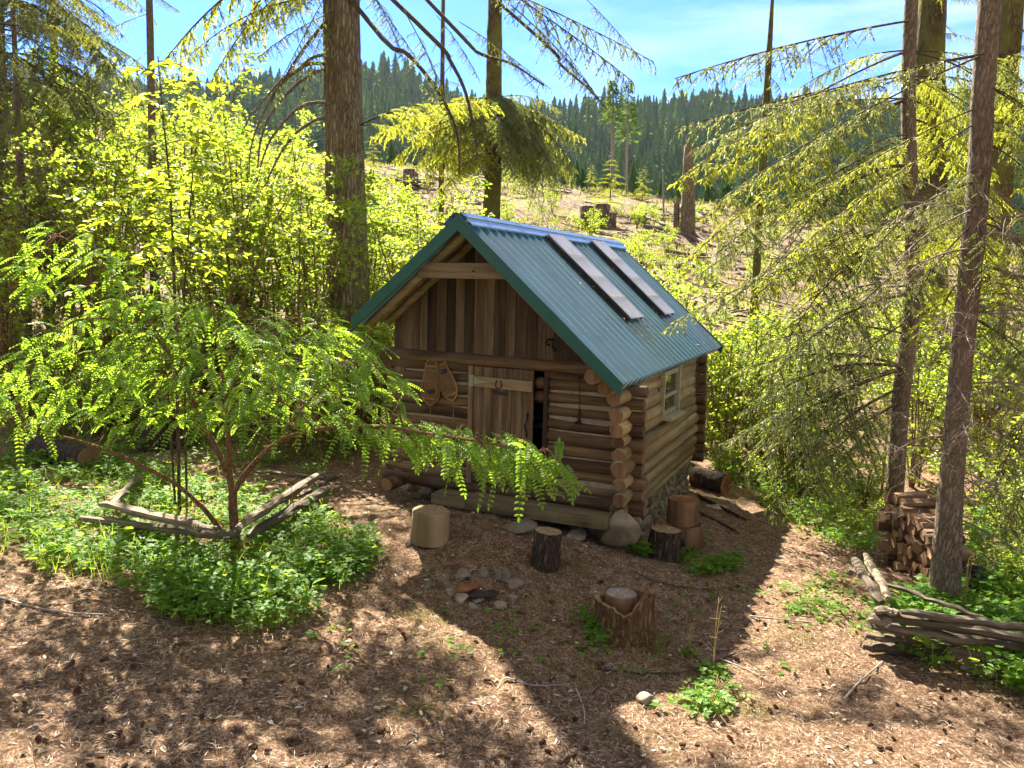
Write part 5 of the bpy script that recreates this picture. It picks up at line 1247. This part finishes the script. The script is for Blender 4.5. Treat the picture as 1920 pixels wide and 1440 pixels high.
for poly, n in (([(-80, 860), (330, 880), (640, 960), (690, 1090), (480, 1180), (260, 1120), (-80, 1050)], 260), ([(1650, 1180), (1810, 1110), (2000, 1130), (2000, 1320), (1760, 1270)], 90), ([(1340, 880), (1660, 930), (1640, 1060), (1420, 960)], 80)):
    poly = np.array(poly, float); got = 0     # larger leaved plants and grass blades among them
    while got < n:
        px, py = gg.uniform(poly[:, 0].min(), poly[:, 0].max(), 1), gg.uniform(poly[:, 1].min(), poly[:, 1].max(), 1)
        if not inpoly(px, py, poly)[0]: continue
        c = on(float(px[0]), float(py[0])); got += 1; q = c-CO
        if -1.5 < q@RX < 2.3 and .4 < q@DY < 5.6: continue
        m = int(gg.integers(4, 9)); a_ = gg.uniform(0, 6.28, m); h_ = gg.uniform(.08, .34)
        D = np.stack([np.cos(a_), np.sin(a_), gg.uniform(-.2, .5, m)], 1); P = c+np.stack([np.cos(a_)*.04, np.sin(a_)*.04, gg.uniform(.5, 1, m)*h_], 1); L_ = gg.uniform(.07, .16, m)
        leaves(A_, P, D, np.array([0, 0, 1.])+gg.normal(0, .3, (m, 3)), L_, L_*gg.uniform(.35, .7), np.clip(gg.normal(gg.random(), .15, m), 0, 1.4), 'oval', .12)
        leaves(A_, np.repeat(c[None], 5, 0)+gg.normal(0, .03, (5, 3))*[1, 1, 0], unit(np.stack([gg.normal(0, .4, 5), gg.normal(0, .4, 5), np.ones(5)], 1)), rnd_dirs(5, .2, gg), gg.uniform(.1, .4, 5), .008, gg.uniform(.5, 1.5, 5), 'dia', 0)
tag(A_.build('ground_cover', M['lf_cover']), 'low green woodland plants carpeting the ground at both sides', 'ground cover', None, 'stuff')
# needles and twig litter
A_ = Acc(); n = 110000; y = 3.6+10.5*gg.random(n)**1.35; x = (gg.random(n)-.5)*2*(1.2+y*.68); cl = vnoise(x, y, 1.1, 21)+gg.normal(0, .6, n) > -.5; x, y = x[cl], y[cl]; n = len(x)
a_ = gg.uniform(0, 6.28, n); P = np.stack([x, y, terrain(x, y)+gg.uniform(.0, .022, n)], 1); D = np.stack([np.cos(a_), np.sin(a_), gg.normal(0, .18, n)], 1)
leaves(A_, P, D, np.array([0, 0, 1.])+gg.normal(0, .5, (n, 3)), gg.uniform(.03, .10, n), gg.uniform(.003, .008, n), np.clip(gg.normal(.42, .3, n), 0, 1), 'dia', .0)
n = 2000; y = 4+9*gg.random(n)**1.3; x = (gg.random(n)-.5)*2*(1.2+y*.66); a_ = gg.uniform(0, 6.28, n); P = np.stack([x, y, terrain(x, y)+.012], 1)
leaves(A_, P, np.stack([np.cos(a_), np.sin(a_), gg.normal(0, .2, n)], 1), np.array([0, 0, 1.])+gg.normal(0, .35, (n, 3)), gg.uniform(.03, .08, n), gg.uniform(.015, .04, n), np.clip(gg.normal(.45, .4, n), 0, 1.1), 'oval', .1)
tag(A_.build('needle_litter', M['lf_dry']), 'brown fallen needles and bark chips covering the clearing', 'needles', None, 'stuff')
# moss and pale dry grass tufts
A_ = Acc()
for px, py in ((450*1.0+0, 1170), (800, 1160), (1070, 1070), (1090, 1060), (1320, 1075), (1100, 1270), (1500, 1200), (1230, 1230), (780, 1330), (1400, 1330)):
    c = on(px, py); m = 220; P = c+np.stack([gg.normal(0, .16, m), gg.normal(0, .12, m), np.zeros(m)], 1); P[:, 2] = terrain(P[:, 0], P[:, 1])
    leaves(A_, P, unit(np.stack([gg.normal(0, .8, m), gg.normal(0, .8, m), gg.uniform(.2, .8, m)], 1)), rnd_dirs(m, 1, gg), gg.uniform(.04, .11, m), .005, gg.random(m), 'dia', 0)
for px, py in ((1232, 1225), (1245, 1210)):
    c = on(px, py); m = 26; leaves(A_, c+gg.normal(0, .03, (m, 3))*[1, 1, 0], unit(np.stack([gg.normal(0, .5, m), gg.normal(0, .3, m), np.ones(m)], 1)), rnd_dirs(m, .1, gg), gg.uniform(.12, .26, m), .008, gg.uniform(0, .4, m), 'dia', 0)
tag(A_.build('dry_grass', M['lf_grass']), 'thin tufts of pale dry grass and moss between the needles', 'grass', None, 'stuff')

# ------------------------------------------------------------------ pine cones and sticks
cms = []
for k in range(4):
    A_ = Acc(); gk = np.random.default_rng(k); L = .075+.015*k; 
    add_tube(A_, line((-L/2, 0, 0), (L/2, 0, 0), 6), np.array([.3, .7, .8, .7, .5, .15])*.022, 7, .1, k)
    m = 60; f = np.linspace(0, 1, m); an = f*m*2.399; r = .020*np.sin(np.clip(f*.85+.12, 0, 1)*PI)**.7
    P = np.stack([(f-.5)*L, r*np.cos(an), r*np.sin(an)], 1); D = np.stack([np.full(m, .45), np.cos(an), np.sin(an)], 1)
    leaves(A_, P*[1, .7, .7], D, np.stack([np.ones(m), -np.cos(an)*.5, -np.sin(an)*.5], 1), .020, .022, gk.random(m), 'oval', .2)
    cms.append(A_.mesh('pine_cone', M['cone']))
cnt = 0
while cnt < 130:
    px, py = gg.uniform(-40, 1960), gg.uniform(1010, 1440)
    if px < 700 and py < 1190: continue
    if px > 1640 and py < 1300: continue
    if py < 1090 and not (850 < px < 1560): continue
    p = on(px, py, .014); o = link('pine_cone', cms[cnt % 4], None, p); o.rotation_euler = (gg.uniform(0, 6), gg.normal(0, .3), gg.uniform(0, 6)); o.scale = (gg.uniform(.42, .75),)*3
    tag(o, 'brown pine cone lying on the needle litter', 'pine cone', 'pine cones scattered over the clearing'); cnt += 1
def stick(pl, r, label, matn='bark_twig', lift=.02, group=None):
    W = [on(px, py, lift) for px, py in pl]; c = W[0].copy(); P = smooth_path(W, 12); A_ = Acc(); add_tube(A_, P-c, np.linspace(r, r*.5, 12), 6, .1, len(pl)); 
    return tag(A_.build('fallen_stick', M[matn], None, c), label, 'stick', group)
M['grey_twig'] = plain_mat('weathered_grey_twig', (.22, .18, .14), (.46, .40, .33), 30, .85, tinted=False)
stick([(0, 1120), (70, 1140), (150, 1150), (205, 1152)], .012, 'long thin pale stick at the left edge of the clearing', 'grey_twig')
stick([(1130, 1255), (1220, 1262), (1300, 1255), (1400, 1215)], .011, 'thin curved stick lying in front of the hollow stump')
stick([(1582, 1312), (1610, 1280), (1655, 1240)], .014, 'short pale stick lying left of the low plants at the right', 'grey_twig')
stick([(1560, 1010), (1600, 998), (1652, 990)], .016, 'straight pale stick leading to the firewood stack', 'grey_twig', .05)
stick([(1405, 1155), (1480, 1163), (1540, 1168)], .010, 'thin stick across the edge of the cabin shadow', 'grey_twig')
stick([(1350, 1235), (1400, 1255), (1450, 1280)], .008, 'fine twig in the sunlit needles right of the weeds', 'grey_twig')
stick([(1120, 1240), (1135, 1270), (1110, 1300)], .012, 'small dark bent twig left of the thin curved stick')
stick([(950, 1270), (1000, 1285), (1070, 1282)], .008, 'fine twig in the sunny patch below the fire ring', 'grey_twig')
stick([(1080, 1290), (1095, 1330), (1095, 1358)], .008, 'pale upright lying twig at the lower edge of the sunny patch', 'grey_twig')
stick([(1185, 1070), (1230, 1090), (1280, 1100), (1330, 1105)], .010, 'dark twig behind the hollow stump')
stick([(1310, 930), (1350, 950), (1400, 975)], .035, 'dark rotten branch on the slope right of the stone foundation', 'bark_stump', .03)
stick([(1300, 955), (1360, 985), (1385, 1000)], .022, 'second rotten branch just below the foundation corner', 'bark_stump', .02)
for k in range(46):
    px, py = gg.uniform(200, 1900), gg.uniform(1060, 1400); a_ = gg.uniform(0, PI); L = gg.uniform(18, 60)
    if px < 700 and py < 1190: continue
    stick([(px, py), (px+math.cos(a_)*L*.5, py+math.sin(a_)*L*.25+gg.normal(0, 3)), (px+math.cos(a_)*L, py+math.sin(a_)*L*.5)], gg.uniform(.004, .008), 'short thin twig lying loose on the needle litter', gg.choice(['bark_twig', 'grey_twig']), .012, 'loose twigs on the needle litter')

# ------------------------------------------------------------------ stumps, rounds and stones near the cabin
def block(name, label, cat, px, py, wpx, hpx, side, top, seed, lean=(0, 0), rough=.08, flare=.06, base=None, hm=None):
    p = on(px, py) if base is None else np.asarray(base); s_ = p[1]/FPX; r = wpx*s_/2; h = hpx*s_*1.0 if hm is None else hm
    p = p+np.array([0, r*.75, 0]) if base is None else p
    p[2] = float(terrain(p[0], p[1])) if base is None else p[2]
    A_ = Acc(); z = np.array([-.05, .02, h*.3, h*.65, h*.96, h]); rr = r*np.array([1+flare*1.4, 1+flare, 1+flare*.3, 1, .99, .94])
    lz = z/h
    add_tube(A_, np.stack([lean[0]*lz, lean[1]*lz, z], 1), rr, 30, rough, seed, 0, None, .5, True)
    A_.F.pop(); A_.M.pop(); A_.S.pop()
    ring = A_.V[-1][5*30:6*30]; n0 = 5*30
    o = tag(A_.build(name, [side], None, p), label, cat)
    T_ = Acc(); c = ring.mean(0)+np.array([0, 0, .004]); V = np.vstack([ring+np.array([0, 0, .001]), ring*.5+c*.5+np.random.default_rng(seed).normal(0, .006, ring.shape), c]); j = np.arange(30); k = (j+1) % 30
    T_.add(V, [np.stack([j, k, k+30, j+30], 1), np.stack([j+30, k+30, np.full(30, 60)], 1)], 0, .5, False); T_.build('cut_top', top, o)
    return o, p, r, h
block('wood_round', 'pale barkless wood round standing left of the door step, litter on top', 'wood round', 803, 1024, 74, 56, M['pale_log'], M['top'], 1, (.01, 0), .05)
block('wood_round', 'narrow upright wood round with dark furrowed bark in front of the step', 'wood round', 1022, 1068, 56, 66, M['bark_stump'], M['top'], 2, (.03, 0), .05)
block('wood_round', 'dark barked wood round beside the stone foundation, leaning on the split stump', 'wood round', 1247, 1052, 62, 58, M['bark_stump'], M['top'], 4, (.02, .01), .06)
o3, p3, r3, h3 = block('tree_stump', 'split reddish stump with a dark hollow, right of the dark barked round', 'stump', 1291, 1038, 60, 52, M['brown_log'], M['char'], 5, (0, 0), .10, .1)
A_ = Acc(); rock(A_, (-.02-r3*.35, -r3*.80, h3*.42), (r3*.30, r3*.28, h3*.36), 9); A_.build('hollow', M['char'], o3)  # solid dark lump: the hollow's shade is put into its colour
block('wood_round', 'reddish barkless wood round set on top of the split stump', 'wood round', 0, 0, 58, 42, M['brown_log'], M['redwood'], 6, (0, 0), .06, .02, p3+np.array([-.06, .06, h3+.045]), .30)
block('wood_block', 'small red brown wood block beside the corner boulder', 'wood block', 1193, 1034, 28, 22, M['brown_log'], M['redwood'], 7, (0, 0), .06, .0)
# hollow stump with a round of wood set inside
p = on(1174, 1206); s_ = p[1]/FPX; r = 59*s_; h = .43; p = p+np.array([0, r*.8, 0]); p[2] = float(terrain(p[0], p[1]))
A_ = Acc(); ns = 48; th = np.arange(ns)/ns*2*PI; gk = np.random.default_rng(8); prof = 1+.05*np.sin(th*3+1)+.03*np.sin(th*7)+.03*np.sin(th*13+2)+gk.normal(0, .012, ns)
rim = h*(.90+.10*np.cos(th)-.10*np.sin(th))+.05*np.sin(th*5)*.3+gk.normal(0, .008, ns); rim = rim-.12*np.exp(-((th-4.6)/.55)**2)+.04*np.exp(-((th-5.6)/.4)**2)
rings = []
for f, rr_ in ((-.08, 1.16), (.05, 1.10), (.3, 1.02), (.6, .98), (.85, 1.0), (1, 1.03)): rings.append(np.stack([np.cos(th)*r*prof*rr_, np.sin(th)*r*prof*rr_, rim*f+(gk.normal(0, .004, ns))], 1))
rings.append(np.stack([np.cos(th)*r*prof*.86, np.sin(th)*r*prof*.86, rim*.985], 1)); rings.append(np.stack([np.cos(th)*r*.74, np.sin(th)*r*.74, rim*.45], 1)); rings.append(np.stack([np.cos(th)*.01, np.sin(th)*.01, np.full(ns, h*.35)], 1))
V = np.concatenate(rings); F = []; i = np.arange(ns); j = (i+1) % ns
for k in range(len(rings)-1): F.append(np.stack([k*ns+i, k*ns+j, (k+1)*ns+j, (k+1)*ns+i], 1))
A_.add(V, F[:5], 0, .5); n0 = A_.n-len(V)
for f in F[5:]: A_.F.append(f+n0); A_.M.append(np.full(len(f), 1)); A_.S.append(np.full(len(f), False))
tag(A_.build('tree_stump', [M['stump_brown'], M['brown_log']], None, p), 'large hollow brown stump in front of the cabin with a raised ragged rim', 'stump')
block('wood_round', 'grey topped wood round standing inside the hollow stump', 'wood round', 0, 0, 62, 0, M['brown_log'], M['greytop'], 12, (0, 0), .04, .0, p+np.array([-.03, .05, h*.36]), .24)

def stone(px, py, w, hgt, label, group=None, seed=0, dep=None, matn='rock', t=.5, name='stone', cat='stone', lift=.3):
    p = on(px, py); s_ = p[1]/FPX; a_, c_ = w*s_/2, hgt*s_/2; A_ = Acc(); rock(A_, (0, 0, c_*lift), (a_, (dep or a_*.8), c_), seed, 0, t, .18, 3)
    return tag(A_.build(name, M[matn], None, p+np.array([0, (dep or a_*.8)*.6, 0])), label, cat, group)
stone(1166, 1018, 80, 84, 'big mossy boulder under the right end of the door step', None, 31, .24, 'stone', .6, 'boulder', 'boulder', .7).location = at(1164, 990, 10.32)-np.array([0, 0, .2])
stone(1083, 1000, 36, 30, 'round grey stone in the dark gap under the step', None, 32, None, 'rock', .4)
stone(1080, 1012, 64, 22, 'flat pale stone in the ground before the dark gap', None, 33, None, 'rock', .6)
stone(1122, 1006, 54, 52, 'dark mossy stone between the round stone and the boulder', None, 34, None, 'stone', .25)
stone(968, 998, 92, 26, 'wide flat dark stone in the needles below the step', None, 35, None, 'stone', .2)
stone(765, 1022, 18, 20, 'small tan stone beside the pale wood round', None, 36, None, 'rock', .7)
stone(830, 955, 16, 22, 'small stone propping the left end of the step', None, 37, None, 'rock', .6)
stone(765, 918, 60, 28, 'pale stone under the left end of the bottom log', None, 38, None, 'rock', .8)
stone(800, 928, 46, 26, 'grey stone between the pale stone and the step', None, 39, None, 'rock', .5)
stone(1215, 990, 30, 46, 'dark stone at the foot of the right foundation corner', None, 40, None, 'stone', .15)
stone(1505*1.0-295, 1318, 46, 22, 'weathered grey wood like rock in the lower clearing', None, 41, None, 'rock', .6)
stone(1345, 955, 40, 12, 'thin pale shard on the slope right of the cabin', None, 42, None, 'rock', 1)
FR = [(806, 1104, 26, 22, .25), (836, 1092, 30, 22, .3), (868, 1084, 40, 22, .3), (905, 1080, 30, 26, .35), (928, 1086, 22, 34, .25), (950, 1088, 24, 32, .3), (966, 1108, 40, 34, .3), (962, 1132, 30, 30, .45), (940, 1142, 34, 22, .8), (898, 1132, 32, 24, .95), (866, 1132, 36, 32, .85), (884, 1142, 22, 20, .7), (848, 1118, 26, 18, .6)]  # last value is the tint, with sunlight put in: sunny front stones paler
FL = ['blackened stone at the far left of the fire ring', 'dark stone second from the left at the back of the fire ring', 'broad dark stone at the back of the fire ring', 'dark stone at the back middle of the fire ring', 'tall narrow dark stone at the back right of the fire ring', 'dark upright stone right of the tall narrow one in the fire ring', 'large dark stone at the right end of the fire ring', 'brown stone at the right front of the fire ring', 'flat topped sunlit stone at the right front of the fire ring', 'pale sunlit round stone in the front middle of the fire ring', 'biggest sunlit stone at the left front of the fire ring', 'small stone wedged between the two sunlit front stones', 'small brown stone at the left of the fire ring']
for k, ((px, py, w, hg, t), lb) in enumerate(zip(FR, FL)): stone(px+gg.normal(0, 4), py+gg.normal(0, 2), w*.95, hg*1.0, lb, None, 70+k, None, 'rock', t*.85, lift=.34)
def plank(name, label, pa, pb, w, hh, matn, lift, cat):
    a_, b_ = on(*pa, lift), on(*pb, lift); A_ = Acc(); V, F, C = tube(line(a_-a_, b_-a_, 7), np.array([w*.35, w*.8, w, w*.9, w*1.05, w*.8, w*.4]), 5, .30, int(pa[0]), True); A_.add(V*[1, 1, .8], [F, C], 0, .5, False); return tag(A_.build(name, M[matn], None, a_), label, cat)
plank('split_log', 'reddish half burnt split log lying in the fire ring', (856, 1108), (902, 1096), .075, .1, 'redwood', .10, 'log')
plank('charred_log', 'black charred log under the split log in the fire ring', (880, 1118), (935, 1112), .06, .1, 'char', .06, 'log')
# mossy log lying behind the right corner of the cabin
a_, b_ = on(1302, 892, .17), on(1362, 908, .17); A_ = Acc(); add_tube(A_, line(a_-a_, b_-a_, 7), .19, 20, .07, 5, 0, 1); tag(A_.build('fallen_log', [M['bark_stump'], M['redwood']], None, a_), 'thick dark log lying behind the right end of the stone foundation', 'log')
a_, b_ = on(60, 838, .18), on(168, 862, .18); A_ = Acc(); add_tube(A_, line(a_-a_, b_-a_, 7), .2, 18, .06, 6, 0, 1); tag(A_.build('fallen_log', [M['bark_stump'], M['firewood_end']], None, a_), 'sawn dark log with brown end in the plants at the left', 'log')
p = on(298, 840); A_ = stump_mesh(.30, .75, 77, None, .14); tag(A_.build('tree_stump', [M['bark_stump'], M['char']], None, p), 'dark broken stump in the shade under the broad shrub', 'stump')

# ------------------------------------------------------------------ split rail fences
def rail(t, pa, pb, za, zb, r, seed, tt):
    a_, b_ = on(*pa, za), on(*pb, zb); base = np.array(t.location); A_ = Acc(); L = np.linalg.norm(b_-a_); P = line((0, 0, 0), (L, 0, 0), 11)+np.random.default_rng(seed).normal(0, .010, (11, 3))
    r = r*.88; g_ = np.random.default_rng(seed)
    V, F, C = tube(P, r*np.array([.55, .92, 1, 1.03, 1, .97, 1, 1, .98, .9, .5]), 9, .20, seed, True)
    V = V*[1, 1, g_.uniform(.62, .85)]; n0 = A_.n; A_.add(V, F, 0, tt, False); A_.F.append(C+n0); A_.M.append(np.zeros(len(C), int)); A_.S.append(np.full(len(C), False))
    o = A_.build('rail', M['rail'], t, a_-base); o.rotation_euler = Vector(b_-a_).to_track_quat('X', 'Z').to_euler(); return o
t = thing('split_rail_fence', 'low weathered split rail fence in a zigzag below the broad shrub', 'fence', on(435, 1005))
for q, (pa, pb, za, zb, r, tt) in enumerate([((150, 972), (432, 1006), .20, .26, .075, .7), ((190, 945), (405, 994), .36, .42, .085, .85), ((240, 1002), (430, 1030), .05, .07, .07, .35), ((205, 950), (268, 882), .30, .12, .055, .9), ((445, 990), (602, 886), .46, .36, .085, .8), ((468, 1004), (618, 914), .28, .24, .075, .6), ((505, 1018), (614, 948), .12, .10, .065, .5), ((480, 884), (632, 900), .12, .16, .06, .2), ((560, 930), (640, 890), .2, .14, .05, .4), ((370, 1004), (450, 998), .44, .40, .06, .75)]): rail(t, pa, pb, za, zb, r, q+1, tt)
t = thing('split_rail_fence', 'low weathered split rail fence partly overgrown at the lower right', 'fence', on(1640, 1205))
for q, (pa, pb, za, zb, r, tt) in enumerate([((1618, 1212), (1790, 1224), .07, .08, .075, .5), ((1622, 1192), (1800, 1206), .19, .19, .065, .6), ((1626, 1172), (1960, 1222), .31, .31, .075, .55), ((1632, 1152), (1990, 1212), .43, .42, .07, .5), ((1690, 1148), (2000, 1188), .53, .48, .06, .35), ((1780, 1222), (2010, 1262), .18, .18, .08, .5), ((1800, 1250), (2010, 1290), .06, .06, .07, .4),
    ((1652, 1130), (1600, 1046), .48, .40, .06, .95), ((1668, 1122), (1620, 1038), .56, .5, .055, 1.0), ((1588, 1066), (1640, 1080), .3, .32, .05, .4), ((1640, 1142), (1684, 1150), .5, .5, .06, .9), ((1645, 1090), (1842, 1158), .40, .45, .042, .15), ((1630, 1160), (1672, 1168), .40, .4, .06, .8)]): rail(t, pa, pb, za, zb, r, q+11, tt)

# ------------------------------------------------------------------ firewood stack
B0, B1 = on(1662, 1052), on(1742, 1112); axs = unit(B1-B0); axs[2] = 0; axs = unit(axs); dep = np.array([-axs[1], axs[0], 0])
if dep[0] < 0: dep = -dep
gw = np.random.default_rng(808); Ls = np.linalg.norm((B1-B0)[:2]); wms = []
for k in range(7):
    A_ = Acc(); m = int(gw.integers(5, 8)); th = np.sort(gw.uniform(0, 2*PI, m)+np.arange(m)*0); th = np.arange(m)/m*2*PI+gw.normal(0, .25, m); rr_ = gw.uniform(.75, 1.12, m)
    sec = np.stack([np.cos(th)*rr_, np.zeros(m), np.sin(th)*rr_], 1)*.088; V = np.concatenate([sec*f+np.array([0, y_, 0])+gw.normal(0, .004, (m, 3)) for y_, f in ((0, .97), (.015, 1), (.2, 1.03), (.4, .98))]); j = np.arange(m); kk = (j+1) % m
    A_.add(V, [np.concatenate([np.stack([q*m+j, q*m+kk, (q+1)*m+kk, (q+1)*m+j], 1) for q in range(3)])], 0, gw.random(), False)
    n0 = A_.n-len(V); A_.F += [np.array([list(range(m))[::-1]])+n0, np.array([list(range(3*m, 4*m))])+n0]; A_.M += [np.array([1]), np.array([1])]; A_.S += [np.array([False])]*2
    wms.append(A_.mesh('firewood', [M['firewood'], M['firewood_end']]))
ncol = int(Ls/.155)+1; FG = 'split firewood in the stack between the two conifers'; ang = math.atan2(-dep[0], dep[1])
for c in range(-1, ncol):
    fr_ = (c+.5)/ncol; top_ = 1.0-.32*fr_
    b = B0+axs*(c+.5)*Ls/ncol; z0 = float(terrain(b[0], b[1])); z = z0+.07
    while z < z0+top_:
        p = np.array([b[0], b[1], z])+axs*gw.normal(0, .015)+dep*gw.normal(0, .05); s_ = gw.uniform(.86, 1.12)
        o = link('firewood_log', wms[int(gw.integers(7))], None, p); o.rotation_euler = (gw.normal(0, .05), gw.choice([0, 2.1, 4.2])+gw.normal(0, .3), ang+gw.normal(0, .1)); o.scale = (s_, gw.uniform(.9, 1.25), s_)
        tag(o, 'split log in the leaning firewood stack between the two conifers', 'firewood', FG); z += .145*s_
p = on(1825, 1120); A_ = Acc(); V = np.array([(-.22, -.1, 0), (.28, -.05, 0), (.30, .3, 0), (-.2, .3, 0), (-.06, 0, .42), (.10, .05, .40), (.1, .2, .3), (-.05, .2, .3)]); A_.add(V, BOXF, 0, .5, True); tag(A_.build('tarp', M['tarp'], None, p), 'black plastic sheet bunched up behind the grey conifer', 'tarp')

# a few single plants
def weed(px, py, hpx, n, label, seed, col='lf_cover', arching=False):
    b = on(px, py); s_ = b[1]/FPX; h = hpx*s_; gk = np.random.default_rng(seed); t = thing('weed', label, 'weed', b); st = Acc(); fo = Acc()
    for k in range(n):
        lean = gk.normal(0, .12*h, 2)*(4 if arching else 1); P = smooth_path([(0, 0, 0), (lean[0]*.5, lean[1]*.5, h*.6), (lean[0]*1.2, lean[1], h*(1 if not arching else .75))], 8); add_tube(st, P, np.linspace(.006, .003, 8), 5)
        for q in range(5):
            f = gk.uniform(.3, 1); c = P[int(f*7)]; d = unit(gk.normal(0, 1, 3)+[0, 0, .6]); add_tube(st, np.stack([c, c+d*.05, c+d*.09]), .0025, 4, cap=False)
        m = 14; c = np.array([0, 0, .03])+gk.normal(0, .05, (m, 3))*[1, 1, .5]; leaves(fo, c, rnd_dirs(m, .4, gk), rnd_dirs(m, 1, gk)*.3+[0, 0, 1], gk.uniform(.05, .1, m), gk.uniform(.03, .06, m), gk.random(m), 'oval')
    st.build('stalk', M['dry_stalk'], t); fo.build('leaves', M[col], t)
M['dry_stalk'] = plain_mat('dry_yellow_stalk', (.22, .15, .05), (.40, .31, .12), 20, .8, tinted=False)
weed(1336, 1262, 150, 2, 'tall dry weed with yellow stalks right of the hollow stump', 1)
weed(1290, 1225, 70, 2, 'low arching dry weed beside the hollow stump', 2, 'lf_cover', True)
weed(1330, 1335, 70, 2, 'small leafy weed at the lower edge below the tall dry one', 3)
weed(553, 985, 95, 1, 'single flowering stalk among the fence rails at the left', 4)
weed(1805, 1165, 120, 4, 'thin leafy sprig in front of the foot of the grey conifer', 5)
